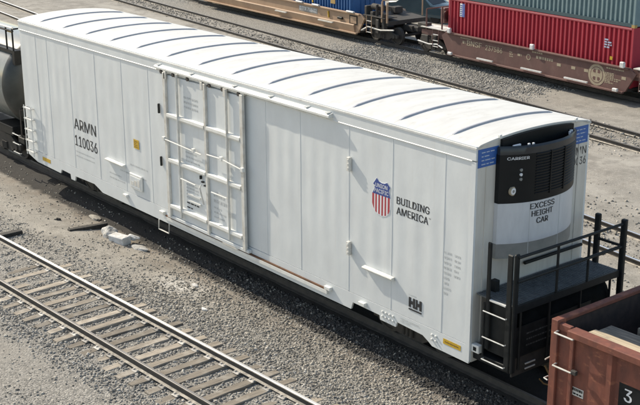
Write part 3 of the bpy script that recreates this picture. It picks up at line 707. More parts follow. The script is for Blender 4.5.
# louvres
for k in range(15):
    z = 3.90+k*.055; b = MB()
    yy = [-.42+1.36*i/14 for i in range(15)]
    for y in yy: dx = dep(y); b.v += [(dx-.005, y, z), (dx+.018, y, z-.004), (dx+.018, y, z+.012), (dx-.005, y, z+.03)]
    for i in range(14):
        for a in range(4): b.f.append((i*4+a, i*4+(a+1) % 4, i*4+4+(a+1) % 4, i*4+4+a))
    b.f.append((0, 1, 2, 3)); b.f.append(tuple(56+k2 for k2 in range(4))); b.build('louvre', blackg, unit)
for yy in (-.05, .36): MB().box(dep(yy)-.01, dep(yy)+.028, yy-.012, yy+.012, 3.86, 4.70).build('louvre_post', blackg, unit)
low = shellmesh(2.955, 3.755, off=-.004).build('lower_panel', uwhite, unit, smooth=True)
for yy in (-.50, .30): MB().box(dep(yy)-.012, dep(yy)-.001, yy-.006, yy+.006, 2.96, 3.75).build('panel_joint', core, low)
base = shellmesh(2.66, 2.952, off=-.012).build('base_cover', ugrey, unit, smooth=True)
for yy in (-.50, .30): MB().box(dep(yy)-.02, dep(yy)-.009, yy-.006, yy+.006, 2.67, 2.95).build('panel_joint', core, base)
def bent_text(name, body, m, parent, y0, z0, wd, ht, off, bold=0.0):
    o = text(name, body, m, parent, (0, y0, z0), wd, ht, 'end', 0, bold)
    bm = bmesh.new(); bm.from_mesh(o.data)
    for v in bm.verts: v.co.x = dep(v.co.y+OFF.y)+off+v.co.x
    bm.to_mesh(o.data); bm.free(); return o
bent_text('warning_lettering', 'EXCESS', blackt, low, -.50, 3.60, .62, .115, .003, .022)
bent_text('warning_lettering', 'HEIGHT', blackt, low, -.46, 3.45, .54, .115, .003, .022)
bent_text('warning_lettering', 'CAR', blackt, low, -.34, 3.30, .30, .115, .003, .022)
bent_text('maker_lettering', 'CARRIER', pale, unit, -.97, 4.60, .40, .055, .004, .012)
yy = -.86; dx = dep(yy)
g = MB().lathe([(.085, -.02), (.088, .02), (.070, .028)], (dx, yy, 4.00), 'x', 20).build('gauge', cream, unit, smooth=True)
MB().lathe([(.066, .024), (.064, .031)], (dx, yy, 4.00), 'x', 20).build('gauge_face', pale, g)
MB().lathe([(.03, .030), (.028, .035)], (dx, yy, 4.00), 'x', 12).build('gauge_hub', ugrey, g)
for z in (4.22, 4.31, 4.40): MB().lathe([(.03, -.02), (.03, .015)], (dep(-.72), -.72, z), 'x', 10).build('indicator', ugrey if z != 4.31 else pale, unit)
# end platform
PX = .95; DZ = 2.05
deck = box('end_platform', deckm, car, .03, PX, -1.48, 1.58, DZ-.03, DZ)
for k in range(44): MB().box(.05, PX-.02, -1.45+k*.069, -1.44+k*.069, DZ+.001, DZ+.010).build('grating_bar', deckm, deck)
for xx in (.32, .62): MB().box(xx, xx+.010, -1.46, 1.56, DZ+.0005, DZ+.008).build('grating_bar', deckm, deck)
box('step_tread', galv, deck, .40, .80, -1.53, -1.482, DZ-.035, DZ-.005)
box('edge_channel', black, deck, PX, PX+.06, -1.5, 1.6, DZ-.12, DZ+.02)
def post(x, y, z0, z1, wx=.05, wy=.05):
    MB().box(x-wx, x+wx, y-wy, y+wy, z0, z1).build('railing_post', black, deck, .02)
post(.34, -1.50, 1.0, 3.16, .05, .025); post(.86, -1.50, .72, 3.06, .07, .02); post(.985, -1.47, .72, 3.10, .03, .06)
post(.36, 1.60, 1.9, 3.08, .06, .05); post(1.0, 1.60, 1.2, 3.12, .06, .05)
for z in (3.03, 2.56): MB().tube([(1.0, -1.46, z), (1.0, 1.58, z)], .03 if z > 3 else .035, 8).build('handrail', black, deck)
MB().tube([(.36, 1.6, 2.56), (1.0, 1.6, 2.56)], .03, 8).build('handrail', black, deck)
MB().tube([(.06, -.2, 2.36), (.06, 1.5, 2.36)], .035, 8).build('handrail', black, deck)
for yy in (-.35, .55): post(1.0, yy, 2.06, 3.03 if yy < 0 else 3.06, .025, .03)
box('valve_box', black, deck, .10, .24, -1.20, -1.08, DZ, 2.28, .01)
lad = MB().tube([(.28, -1.53, .86), (.28, -1.53, 1.95)], .02, 6).build('end_ladder', black, car)
for z in (1.79, 1.26, .80): MB().tube([(.28, -1.50, z), (.28, -1.56, z), (.84, -1.56, z), (.84, -1.50, z)], .013, 6).build('rung', galv, lad)
box('ladder_panel', black, lad, .30, .90, -1.44, -1.40, .95, 2.0)
box('end_sill', black, car, .0, .92, -1.5, 1.5, .70, .84, .01)
box('end_sill_face', under, car, .915, .96, -1.45, 1.45, .62, 1.0, .01)
MB().lathe([(.12, -1.25), (.42, -1.15), (.45, -1.0), (.45, 1.25), (.42, 1.38), (.12, 1.46)], (.50, 0, 1.52), 'y', 24).build('fuel_tank', mat('tank_black', (0.006, 0.007, 0.007), (0.011, 0.012, 0.012), rough=.85, spec=.1), car, smooth=True)
box('control_box', black, car, .05, .85, -1.3, -.4, .86, 1.06, .02)
for yy in (-1.3, -.5, .4, 1.3): MB().tube([(.98, yy, .75), (.98, yy, 2.0)], .025, 6).build('brace', black, car)
box('platform_skirt', black, car, .962, .975, -1.40, .75, 1.0, 1.62)
dashes('skirt_stencil', mat('faint_ink', (0.05, 0.052, 0.05), (0.11, 0.112, 0.11), rough=.8, nscale=12), car, (.975, -1.10, 1.42), .85, 3, .12, .028, 'end', .002, 71, .03, .09)
jk = box('jacking_pad', trim, car, .005, .20, -1.56, -1.44, .86, 1.02, .01); box('jacking_hole', black, jk, .06, .14, -1.563, -1.5595, .90, .98)
for (z, y_) in ((.80, -1.1), (.70, -1.1)): MB().box(.97, .985, y_, y_+.28, z, z+.025).build('label_strip', trim_old, car)
cp = box('coupler', under, car, .9, 1.32, -.09, .09, .66, .86, .03)
MB().prism([(1.30, -.16), (1.50, -.17), (1.55, -.05), (1.44, .02), (1.46, .14), (1.30, .16)], .62, .90, 'z').build('knuckle', under, cp, .02)
MB().tube([(1.0, -.55, .62), (1.12, -.56, .50), (1.22, -.57, .30), (1.26, -.57, .16), (1.34, -.52, .10)], .022, 8).build('air_hose', hose, car)
MB().tube([(1.05, -.75, .42), (1.1, -.68, .32), (1.22, -.6, .29)], .016, 6).build('hose_strap', hose, car)
truck(car, -2.30); truck(car, -15.75)

# ------------------------------------------------------------------ gondola at the right
gx0 = 1.90
gn = thing('gondola_car', 'rust red open gondola wagon loaded with timber, coupled at the right edge', 'rail car', (8.0, 0, 0))
GY_ = -1.47; GT = 2.10
for s in (-1, 1):
    ya, yb = sorted((s*1.44, s*1.47))
    box('side_wall', gond, gn, gx0+.12, 14.0, ya, yb, .50, GT-.12)
    box('top_chord', gond, gn, gx0+.42, 14.0, *sorted((s*1.36, s*1.60)), GT-.13, GT, .012)
    box('end_section_chord', gond, gn, gx0+.10, gx0+.415, *sorted((s*1.40, s*1.50)), GT-.11, GT+.015, .01)
    for i, xx in enumerate((3.22, 4.6, 6.0, 7.4, 8.8, 10.2, 11.6, 13.0)):
        MB().prism([(xx-.10, s*1.468), (xx-.05, s*1.545), (xx+.05, s*1.545), (xx+.10, s*1.468)], .46, GT-.132, 'z').build('side_post', gond, gn)
    box('corner_post', gond, gn, gx0, gx0+.155, *sorted((s*1.30, s*1.53)), .42, GT+.07, .012)
    box('side_sill', gond, gn, gx0+.16, 14.0, *sorted((s*1.36, s*1.50)), .40, .50, .01)
    box('end_post', gond, gn, gx0+.44, gx0+.52, *sorted((s*1.468, s*1.53)), .51, GT-.135, .01)
for xe in (gx0+.05, 13.9):
    ew = box('end_wall', gond, gn, xe, xe+.06, -1.29, 1.29, .50, GT-.02)
    box('end_shade_sheet', gin, gn, *((xe+.0605, xe+.075) if xe < 5 else (xe-.015, xe-.0005)), -1.28, 1.28, .94, GT-.025)  # added dark sheet, painting the shadow on the inner end wall
    box('end_chord', gond, gn, xe-.06, xe+.09, -1.295, 1.295, GT-.018, GT+.06, .012)
    for z in (.85, 1.3, 1.72): box('end_rib', gond, ew, xe-.06, xe-.001, -1.28, 1.28, z-.05, z+.05, .012)
box('floor', gin, gn, gx0+.12, 13.9, -1.43, 1.43, .86, .93)
box('centre_sill', under, gn, gx0-.1, 14.2, -.25, .25, .45, .80)
for s in (-1,):
    for z in (1.965, 1.335):
        MB().tube([(2.05, -1.50, z+.01), (2.05, -1.61, z), (2.46, -1.61, z), (2.46, -1.50, z+.01)], .016, 6).build('grab_iron', gond if False else trim_old, gn)
box('number_panel', black, gn, 3.40, 4.2, -1.4745, -1.4702, .90, 1.48)
text('number', '3', pale, gn, (3.52, -1.4745, 1.17), .15, .235, bold=.02)
text('number', '0', pale, gn, (3.80, -1.4745, 1.17), .15, .235, bold=.02) if False else None
lb = box('stencil_label', trim_old, gn, 2.32, 2.66, -1.4745, -1.4702, .86, 1.02)
dashes('label_print', black, lb, (2.335, -1.4748, .955), .31, 1, .1, .05, seed=31, lo=.02, hi=.05)
dashes('label_print', black, lb, (2.335, -1.4748, .885), .31, 1, .1, .03, seed=32, lo=.03, hi=.06)
box('latch_bracket', under, gn, 2.44, 2.56, -1.60, -1.531, 1.30, 1.38, .01)
cp = box('coupler', under, gn, gx0-.48, gx0-.1, -.09, .09, .66, .86, .03)
MB().prism([(gx0-.46, -.16), (gx0-.62, -.15), (gx0-.60, .05), (gx0-.46, .16)], .63, .89, 'z').build('knuckle', under, cp, .02)
MB().tube([(gx0-.05, .45, .62), (gx0-.2, .45, .40), (gx0-.45, .3, .25)], .02, 6).build('air_hose', under, gn)
MB().tube([(gx0-.02, -1.2, .95), (gx0-.12, -1.25, .95), (gx0-.12, -1.5, .95), (gx0-.02, -1.52, .95)], .014, 6).build('cut_lever', galv, gn)
MB().tube([(gx0-.03, -1.25, 1.35), (gx0-.1, -1.3, 1.35), (gx0-.1, -1.52, 1.33)], .014, 6).build('cut_lever', trim_old, gn)
truck(gn, 3.75); truck(gn, 12.2)
# load
def plank(x0, x1, y0, y1, z0, z1, m, label, rz=0.0, tilt=0.0, name='timber'):
    global OFF
    OFF = Vector(((x0+x1)/2, (y0+y1)/2, z0))
    b = MB(); n = 9; r = random.Random(int(x0*100+y0*77))
    for i in range(n):
        xx = x0+(x1-x0)*i/(n-1); j = [r.uniform(-.008, .008) for _ in range(4)]
        b.v += [(xx, y0+j[0], z0), (xx, y1+j[1], z0), (xx, y1+j[2], z1+j[3]), (xx, y0+j[0], z1+j[1])]
    for i in range(n-1):
        for a in range(4): b.f.append((i*4+a, i*4+(a+1) % 4, i*4+4+(a+1) % 4, i*4+4+a))
    b.f.append((0, 1, 2, 3)); b.f.append(tuple((n-1)*4+k for k in range(4)))
    o = b.build(name, m); o.location = OFF; o.rotation_euler = (0, tilt, rz); return tag(o, label, 'timber', 'timbers loaded in the gondola')
plank(2.55, 9.5, -1.36, -1.10, 1.72, 2.06, wood, 'pale fresh sawn timber lying along the near wall of the gondola')
plank(2.50, 9.0, -1.05, -.55, 1.45, 1.98, slate, 'grey brown timber just behind the pale timber in the gondola', .015)
plank(2.95, 9.3, -.50, -.02, 1.42, 2.03, slate, 'middle grey brown timber of the gondola load', -.02)
plank(3.15, 9.0, .04, .52, 1.40, 1.96, slate, 'grey brown timber one row in from the far wall of the gondola', .03)
plank(3.5, 9.0, .60, 1.22, 1.45, 2.12, slate, 'greyish timber against the far wall of the gondola', -.01)
for i, (ya, yb) in enumerate(((-1.38, -.02), (.02, 1.36))):
    plank(2.6, 9.2, ya, yb, .94, 1.39, slate, ['dark bottom timber under the near half of the gondola load', 'dark bottom timber under the far half of the gondola load'][i])

# ------------------------------------------------------------------ tank car at the left
tk = thing('tank_car', 'grey tank wagon with a railed top walkway behind the white car at the left edge', 'rail car', (-27.0, 0, 0))
R = 1.50; zc = 2.55; xr = -20.9
MB().lathe([(R*math.cos(a), .0+(-21.4 - -21.4)) for a in ()] + [(R, -32.0), (R, xr+.03)], (0, 0, zc), 'x', 64).build('tank_shell', tankm, tk, smooth=True)
hp = [(R, xr+.031)] + [(R*math.cos(t)**.8, xr+.031+.62*math.sin(t)) for t in [i*math.pi/2/10 for i in range(1, 10)]] + [(.06, xr+.65)]
MB().lathe(hp, (0, 0, zc), 'x', 64).build('tank_head', tankh, tk, smooth=True)
MB().lathe([(.44, xr+.60), (.46, xr+.66), (.40, xr+.67), (.38, xr+.60)], (0, -.15, 2.05), 'x', 24).build('head_ring', tankh, tk, smooth=True)
wy = -1.06; wz = 3.72
wk = MB().box(-26.0, -20.45, wy-.12, wy+.45, wz-.10, wz).build('walkway', black, tk)
for xx in (-20.52, -20.98, -22.2, -23.4, -24.6): MB().tube([(xx, wy-.1, wz), (xx, wy-.1, wz+.72)], .03, 6).build('railing_post', black, wk)
for z, m_ in ((wz+.72, trim), (wz+.62, black)): MB().tube([(-26, wy-.1, z), (-20.48, wy-.1, z)], .035, 6).build('handrail', m_, wk)
MB().tube([(-20.52, wy-.1, wz+.68), (-20.52, wy+.40, wz+.68), (-20.52, wy+.4, wz)], .03, 6).build('handrail', black, wk)
box('valve_tag', yel, wk, -21.0, -20.6, wy-.07, wy-.03, wz+.55, wz+.61)
box('walkway_brace', black, tk, -20.62, -20.46, wy-.12, wy+.1, wz-.45, wz-.101)
box('bolster', black, tk, -22.2, -21.0, -1.2, 1.2, .85, 1.15, .02)
box('end_sill', black, tk, -20.3, -19.85, -1.35, 1.35, .82, 1.02, .02)
box('draft_sill', black, tk, -22.5, -19.5, -.3, .3, .55, .9, .02)
for yy in (-1.25, 1.25): MB().tube([(-20.2, yy, 1.0), (-20.2, yy, 1.9), (-20.2, yy*.5, 2.0)], .025, 6).build('end_rail', black, tk)
MB().tube([(-20.1, -1.3, 1.02), (-20.1, -1.3, 1.9), (-19.95, -.2, 1.9), (-19.95, .9, 1.5)], .025, 6).build('end_rail', under, tk)
for z in (.5, .8, 1.1): MB().tube([(-20.5, -1.38, z), (-20.5, -1.44, z), (-20.05, -1.44, z), (-20.05, -1.38, z)], .016, 6).build('sill_step', galv, tk)
box('end_step_plate', trim_old, tk, -20.25, -19.9, -1.1, -.5, 1.03, 1.07)
box('draft_coupler', under, tk, -19.6, -19.2, -.1, .1, .64, .86, .02)
truck(tk, -22.0)

# ------------------------------------------------------------------ double-stack well cars (own axes: x along the track)
rz4 = math.atan(TR[4][1])
def well_car(label, xc, half, m, side_y=1.45, em=None):
    em = em or m
    t = thing('well_car', label, 'rail car', (xc, ty(4, xc), 0), rz4, 'well cars')
    for s in (-1, 1):
        y1 = s*side_y; y2 = s*(side_y-.10); y3 = s*(side_y+.09)
        MB().prism([(-half, 1.30), (half, 1.30), (half+.35, 1.10), (half-.15, .33), (-half+.15, .33), (-half-.35, 1.10)], *sorted((y1, y2)), 'y').build('side', m, t)
        box('top_flange', m, t, -half, half, *sorted((y1+.001*s, y3)), 1.24, 1.305, .01)
        box('bottom_flange', m, t, -half+.18, half-.18, *sorted((y1+.001*s, s*(side_y+.13))), .26, .335, .01)
    box('well_floor', under, t, -half+.2, half-.2, -1.33, 1.33, .30, .40)
    for e in (-1, 1):
        pf = MB().prism([(e*(half+.02), 1.28), (e*(half+2.0), 1.16), (e*(half+2.0), .95), (e*(half+.02), .80)], -1.25, 1.25, 'y').build('end_platform', em, t, .01)
        box('walk_plate', trim_old if m is bnsf else under, pf, *sorted((e*(half+.15), e*(half+1.9))), -1.40, -.6, 1.285, 1.32)
        for yy in (-1.3, 1.3): MB().tube([(e*(half+1.6), yy, 1.2), (e*(half+1.6), yy, 2.15)], .035, 6).build('handrail_post', m, pf)
        MB().tube([(e*(half+1.6), -1.3, 2.15), (e*(half+1.6), 1.3, 2.15)], .03, 6).build('handrail', m, pf)
        box('draft_sill', under, pf, *sorted((e*(half+1.9), e*(half+2.6))), -.2, .2, .62, .92, .02)
        box('coupler', under, pf, *sorted((e*(half+2.55), e*(half+2.95))), -.12, .12, .66, .9, .03)
        lad = MB().tube([(e*(half+.55), -1.46, .45), (e*(half+.55), -1.46, 1.3)], .02, 6).build('end_ladder', m, t)
        MB().tube([(e*(half+.95), -1.46, .45), (e*(half+.95), -1.46, 1.3)], .02, 6).build('stile', m, lad)
        for z in (.5, .78, 1.06): MB().tube([(e*(half+.55), -1.46, z), (e*(half+.95), -1.46, z)], .018, 6).build('rung', galv, lad)
        truck(t, e*(half+1.35), under)
    return t
def frontx(px_x, face=1.45): return px_x
# face line y=21.5-.05(x+18) -> centre 1.45 further
cb = -19.05
bn = well_car('maroon brown well car with cream lettering carrying the stacked containers', cb, 5.35, bnsf)
OFF = Vector((0, 0, 0)); F = -1.452
text('reporting_mark', 'BNSF', cream, bn, (-3.95, F, .86), .95, .24, bold=.03)
text('car_number', '237586', cream, bn, (-2.75, F, .83), 1.05, .23, bold=.02)
dashes('stencil', cream, bn, (-4.25, F, .92), .2, 1, .1, .12, seed=41, lo=.1, hi=.2)
dashes('stencil', cream, bn, (-1.25, F, .95), .22, 3, .09, .05, seed=42)
dashes('stencil', cream, bn, (-.75, F, .88), .25, 1, .09, .1, seed=43, lo=.1, hi=.2)
dashes('stencil', cream, bn, (.35, F, .93), 1.0, 1, .09, .11, seed=44, lo=.08, hi=.16)
dashes('stencil', cream, bn, (-4.4, F, 1.14), .7, 1, .09, .05, seed=45)
dashes('stencil', cream, bn, (.1, F, 1.15), .8, 1, .09, .06, seed=46)
dashes('stencil', cream, bn, (4.2, F, 1.12), .9, 1, .09, .06, seed=47)
dashes('stencil', cream, bn, (4.15, F, .93), .45, 7, .065, .045, seed=48)
dashes('stencil', cream, bn, (4.62, F, .73), .35, 2, .075, .04, seed=50)
for xx in (1.55, 2.35, 3.05, 5.0): MB().box(xx, xx+.22, F-.004, F-.001, .80, .92).build('conspicuity_mark', cream, bn)
MB().lathe([(.13, -.002), (.13, -.004)], (-.1, F, .92), 'y', 16).build('small_roundel', cream, bn)
MB().lathe([(.09, -.0045), (.09, -.006)], (-.1, F, .92), 'y', 16).build('small_roundel', bnsf, bn)
xl, zl = 3.72, .78
rd = MB().lathe([(.44, -.002), (.44, -.004)], (xl, F, zl), 'y', 36).build('round_logo', cream, bn)
MB().lathe([(.335, -.005), (.335, -.0065)], (xl, F, zl), 'y', 36).build('logo_field', bnsf, rd)
MB().lathe([(.305, -.007), (.305, -.0085)], (xl, F, zl), 'y', 36).build('logo_disc', cream, rd)
for (a, c) in ((-1, -1), (-1, 1), (1, -1), (1, 1)):
    MB().prism([(xl+a*.05, zl+c*.08), (xl+a*.17, zl+c*.08), (xl+a*.20, zl+c*.16), (xl+a*.12, zl+c*.24), (xl+a*.05, zl+c*.21)], F-.0105, F-.009, 'y').build('logo_cutout', bnsf, rd)
for x0, x1 in ((-3.1, -2.1), (-.35, .85), (2.15, 3.40)):
    box('walk_strip', whit2, bn, x0, x1, -1.66, -1.585, .40, .46)
for xx, z in ((.05, 1.38), (4.95, 1.38), (-5.2, 1.38)): box('container_guide', whit2, bn, xx, xx+.22, -1.60, -1.46, z-.10, z+.14, .03)
for xx in (-5.0, 4.75): box('jacking_bracket', whit2, bn, xx, xx+.25, -1.70, -1.58, .32, .45, .02)
DXC = -38.6
dt = well_car('tan brown well car at the top edge carrying a blue container', DXC, 7.7, dttx, em=under)
OFF = Vector((0, 0, 0))
box('number_panel', ugrey, dt, 2.35, 4.05, F-.003, F-.001, .86, 1.16)
text('reporting_mark', 'DTTX', pale, dt, (2.42, F-.003, .92), .62, .19, bold=.02)
text('car_number', '758402', pale, dt, (3.14, F-.003, .92), .82, .19, bold=.02)
# folded lower part of the side, leaning inwards
MB().prism([(-1.52, .74), (-1.56, .70), (-1.47, .30), (-1.44, .30), (-1.453, .74)], -7.5, 7.3, 'x').build('lower_fold', dttx, dt)
for x0, x1 in ((.3, 1.35), (4.35, 5.6)):
    box('walk_strip', trim_old, dt, x0, x1, -1.66, -1.56, .60, .66)
for xx in (2.2, 3.7, 6.7): box('container_guide', whit2, dt, xx, xx+.6, -1.60, -1.46, 1.31, 1.39, .02)
box('door_frame', black, dt, 6.85, 7.5, F-.02, F-.001, .72, 1.18); box('door_inset', dttx, dt, 6.93, 7.43, F-.024, F-.0205, .78, 1.12)
box('bracket', black, dt, 5.9, 6.3, F-.1, F-.001, .86, .98, .02); MB().tube([(5.05, F-.04, 1.15), (5.1, F-.04, .82)], .04, 6).build('tie_hook', yel, dt)
for (x0, x1, y0, y1, z0, z1) in ((7.85, 8.05, -1.3, -.9, 1.28, 1.75), (8.25, 8.5, -1.25, -.6, 1.26, 1.50), (8.1, 8.5, .2, .7, 1.28, 1.6), (8.75, 8.85, -1.3, -1.15, 1.2, 1.9), (9.3, 9.5, -1.35, -1.1, .7, 1.5), (8.9, 9.15, -1.42, -1.3, .5, 1.2)):
    box('brake_gear', under, dt, x0, x1, y0, y1, z0, z1, .03)
MB().lathe([(.12, -.45), (.16, -.4), (.16, .4), (.12, .45)], (8.6, -1.0, 1.72), 'x', 14).build('brake_cylinder', under, dt, smooth=True)
for xx in (9.35, 9.75): MB().tube([(xx, -1.35, 1.1), (xx, -1.35, 2.1)], .05, 6).build('stanchion', dttx, dt)
MB().tube([(7.75, -1.4, .5), (8.3, -1.4, .75), (9.3, -1.4, .7), (10.2, -1.3, .8)], .04, 6).build('brake_pipe', trim_old, dt)
for (x0, x1, y0, y1, z0, z1) in ((-7.6, -7.0, -1.3, -.9, 1.2, 1.45), (-7.2, -6.7, -1.42, -1.30, .55, .95), (-6.5, -6.1, -1.42, -1.28, .72, 1.0)):
    box('brake_gear', under, bn, x0, x1, y0, y1, z0, z1, .03)
MB().tube([(-7.4, -1.42, .62), (-6.6, -1.42, .55), (-6.0, -1.44, .62), (-5.6, -1.46, .50)], .035, 6).build('brake_pipe', whit2, bn)
# brake stand between the cars
MB().tube([(5.35+1.2, -1.2, 1.25), (5.35+1.2, -1.2, 2.6)], .04, 6).build('brake_stand', bnsf, bn)
MB().tube([(-5.35-.5, -1.3, 1.2), (-5.35-.5, -1.3, 2.4)], .04, 6).build('brake_stand', bnsf, bn)
MB().lathe([(.30, -.02), (.30, .02), (.24, .02), (.24, -.02)], (-5.35-.42, -1.0, 1.95), 'x', 18).build('brake_wheel', bnsf, bn)
box('brake_housing', bnsf, bn, -5.35-.75, -5.35-.45, -1.2, -.8, 1.6, 2.3, .03)

def container(label, xc, yc, z0, half, m, railm, h=2.40, wd=2.30, rz=rz4, pitch=.235):
    t = thing('shipping_container', label, 'container', (xc, yc, z0), rz, 'shipping containers')
    hw = wd/2
    for s in (-1, 1):
        b = MB(); n = int(2*(half-.1)/pitch); p = 2*(half-.1)/n; pts = []
        for i in range(n):
            x0 = -half+.1+i*p
            pts += [(x0, 0), (x0+p*.34, 0), (x0+p*.44, .085), (x0+p*.90, .085)]
        pts.append((half-.1, 0)); k = len(pts)
        b.v = [(x, s*(hw-.012-d), .14) for x, d in pts]+[(x, s*(hw-.012-d), h-.10) for x, d in pts]
        b.f = [(i, i+1, k+i+1, k+i) for i in range(k-1)]
        b.build('corrugated_side', m, t)
        box('bottom_rail', railm, t, -half+.1, half-.1, *sorted((s*(hw-.07), s*hw)), .0, .145)
        box('top_rail', railm if railm is not tealr else m, t, -half+.1, half-.1, *sorted((s*(hw-.07), s*hw)), h-.105, h)
        for e in (-1, 1): box('corner_post', m, t, *sorted((e*half, e*(half-.11))), *sorted((s*(hw-.13), s*(hw+.002))), .0, h+.004, .01)
    for e in (-1, 1):
        box('end_wall', m, t, *sorted((e*(half-.01), e*(half-.06))), -hw+.13, hw-.13, .02, h-.02)
        for yy in (-.45, -.15, .15, .45): MB().tube([(e*(half+.01), yy, .1), (e*(half+.01), yy, h-.1)], .02, 6).build('locking_bar', railm, t)
    box('roof', m, t, -half+.02, half-.02, -hw+.06, hw-.06, h-.04, h-.008)
    box('floor', under, t, -half+.02, half-.02, -hw+.06, hw-.06, .03, .12)
    return t
rc = container('dark red corrugated container resting in the maroon well car', cb-.2, ty(4, cb-.2), .42, 5.40, redc, redc)
OFF = Vector((0, 0, 0))
lb = box('address_label', pale, rc, -4.62, -4.30, -1.156, -1.1515, 1.62, 2.22); MB().box(-4.46, -4.30, -1.160, -1.157, 1.62, 2.22).build('label_half', mat('label_blue', (.10, .14, .40), rough=.5), lb)
dashes('label_print', navy, lb, (-4.60, -1.1565, 2.1), .13, 6, .09, .05, seed=61, lo=.03, hi=.08)
dashes('door_print', palet, rc, (3.95, -1.153, 1.75), .38, 4, .10, .06, seed=62, lo=.08, hi=.2)
MB().box(4.28, 4.42, -1.156, -1.153, 1.0, 1.14).build('yellow_decal', yel, rc); MB().box(4.26, 4.40, -1.156, -1.153, .62, .82).build('pale_decal', palet, rc)
box('top_beading', mat('beading_pink', (.50, .16, .17), rough=.5), rc, -5.28, 5.28, -1.157, -1.1515, 2.33, 2.39)
gc = container('grey teal corrugated container stacked on the dark red one', cb-.2, ty(4, cb-.2), 2.84, 5.40, teal, tealr)
OFF = Vector((0, 0, 0)); box('corner_casting', gold, gc, 5.26, 5.412, -1.158, -1.0, -.02, .10)
bc = container('blue corrugated container in the tan well car at the top edge', DXC-.5, ty(4, DXC-.5), .45, 7.0, bluec, bluec)
OFF = Vector((0, 0, 0)); MB().box(3.62, 3.74, -1.156, -1.153, .9, 2.3).build('yellow_stripe', yel, bc); MB().box(5.3, 5.7, -1.156, -1.153, 1.05, 1.35).build('orange_decal', gold, bc)
container('deep red container standing in the yard behind the stacked pair', -8.0, 31.0, -.22, 5.6, dredc, dredc, rz=-.05)
container('blue container stacked on the deep red one behind the far well car', -8.0, 31.0, 2.20, 5.6, bluec, bluec, rz=-.05)

# ------------------------------------------------------------------ parked car seen through the gap between the well cars
pc = thing('parked_car', 'dark teal car parked beyond the gap between the well cars', 'car', (-34.6, 30.2, -.22), .12)
OFF = Vector((0, 0, 0))
prof = [(-2.1, .35), (-2.15, .70), (-2.05, .92), (-1.5, .98), (-.95, 1.36), (.35, 1.38), (1.05, .98), (1.95, .86), (2.15, .62), (2.12, .32)]
bm_ = MB(); n = len(prof)
for yy, sc in ((-.84, .94), (-.80, 1.0), (.80, 1.0), (.84, .94)):
    bm_.v += [(u*(.985 if sc < 1 else 1), yy*(1 if v < 1.0 else .80), .35+(v-.35)*(sc if v < 1 else 1)) for u, v in prof]
for i in range(3):
    for k in range(n): bm_.f.append((i*n+k, i*n+(k+1) % n, (i+1)*n+(k+1) % n, (i+1)*n+k))
bm_.f.append(tuple(range(n))); bm_.f.append(tuple(range(3*n, 4*n)))
bm_.build('body', carpaint, pc, smooth=True)
for s in (-1, 1):
    MB().prism([(-1.25, 1.02), (-.88, 1.30), (.28, 1.31), (.85, 1.02)], *sorted((s*.70, s*.735)), 'y').build('side_window', glassd, pc)
    for xx in (-1.35, 1.35): MB().lathe([(.1, -.1), (.30, -.1), (.32, -.06), (.32, .06), (.30, .1), (.1, .1)], (xx, s*.72, .32), 'y', 20).build('wheel', tyre, pc, smooth=True)
MB().add([(1.02, -.60, 1.012), (1.02, .60, 1.012), (.42, .55, 1.372), (.42, -.55, 1.372)], [(0, 1, 2, 3)]).build('windscreen', glassd, pc)

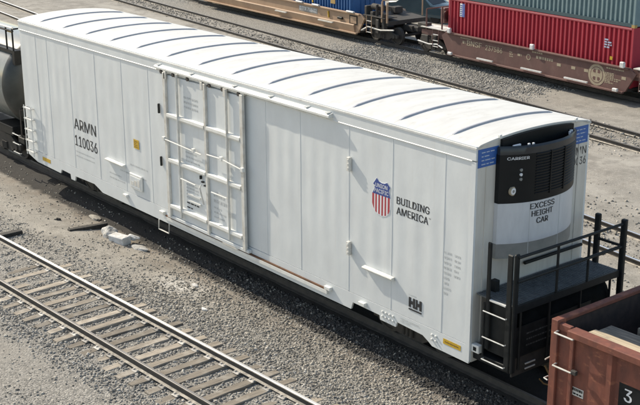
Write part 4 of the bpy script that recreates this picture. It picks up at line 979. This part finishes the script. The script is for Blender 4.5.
# ------------------------------------------------------------------ small things on the ground
def rock(name, c, sx_, sy_, sz_, m, label, cat, seed, rz=0.0):
    global OFF
    r = random.Random(seed); bm = bmesh.new(); bmesh.ops.create_icosphere(bm, subdivisions=3, radius=1)
    for v in bm.verts:
        d = 1+.22*math.sin(v.co.x*3.1+seed)*math.cos(v.co.y*2.7+seed*2)+.14*math.sin(v.co.z*5+v.co.x*4+seed)+r.uniform(-.05, .05)
        v.co *= d; v.co.x *= sx_; v.co.y *= sy_; v.co.z *= sz_
    me = bpy.data.meshes.new(name); bm.to_mesh(me); bm.free(); me.materials.append(m)
    o = bpy.data.objects.new(name, me); C.objects.link(o); o.location = (c[0], c[1], float(zg(c[0], c[1]))+c[2]); o.rotation_euler = (0, 0, rz)
    return tag(o, label, cat)
OFF = Vector((-12.62, -2.12, 0)); zz = float(zg(-12.62, -2.12))
b = MB().box(-12.88, -12.28, -2.30, -2.0, zz-.03, zz+.20).build('broken_block', concr, None, .02); b.location = OFF; b.rotation_euler = (.03, -.02, .20)
tag(b, 'white broken concrete block lying under the side of the white car', 'block')
rock('crumpled_lump', (-13.22, -2.08, .08), .30, .20, .17, lumpm, 'dirty whitish lump with a ragged top left of the white broken block', 'lump', 3)
rock('curved_fragment', (-12.38, -1.84, .16), .22, .09, .07, concr, 'small curved white fragment leaning on the white broken block', 'lump', 5, .4)
rock('flat_stone', (-11.85, -1.95, .02), .28, .13, .05, lumpm, 'flat greyish stone just right of the white broken block', 'stone', 8, .2)
rock('flat_stone', (-14.9, -1.62, .02), .26, .12, .05, stone_t, 'flat tan stone at the shadow edge left of the whitish lump', 'stone', 9, .1)
OFF = Vector((-14.68, -4.30, 0)); zz = float(zg(-14.68, -4.3))
b = MB().box(-14.79, -14.57, -4.68, -4.0, zz-.1, zz+.10).build('tie_stub', dtie, None, .015); b.location = OFF; b.rotation_euler = (0, 0, .02)
tag(b, 'black tie stub lying beyond the near track at the left edge', 'timber')
OFF = Vector((-14.1, -2.3, 0)); zz = float(zg(-14.1, -2.3))
b = MB().prism([(-14.22, -2.85), (-14.05, -2.86), (-13.95, -2.3), (-13.9, -1.75), (-14.02, -1.74), (-14.16, -2.3)], zz-.05, zz+.09, 'z').build('old_timber', dtie, None, .015); b.location = OFF
tag(b, 'dark old timber half sunk in the dirt left of the whitish lump', 'timber')
rock('dark_cinder', (-15.2, -2.62, .02), .07, .06, .05, dtie, 'small black cinder on the open dirt by the shadow edge', 'stone', 12)
rock('pale_scrap', (-7.05, -3.05, .02), .10, .05, .03, concr, 'small pale scrap on the gravel near the far rail of the near track', 'scrap', 14)
rock('pale_scrap', (-8.6, -2.3, .02), .12, .07, .03, concr, 'whitish scrap in the middle of the chalky patch', 'scrap', 15)
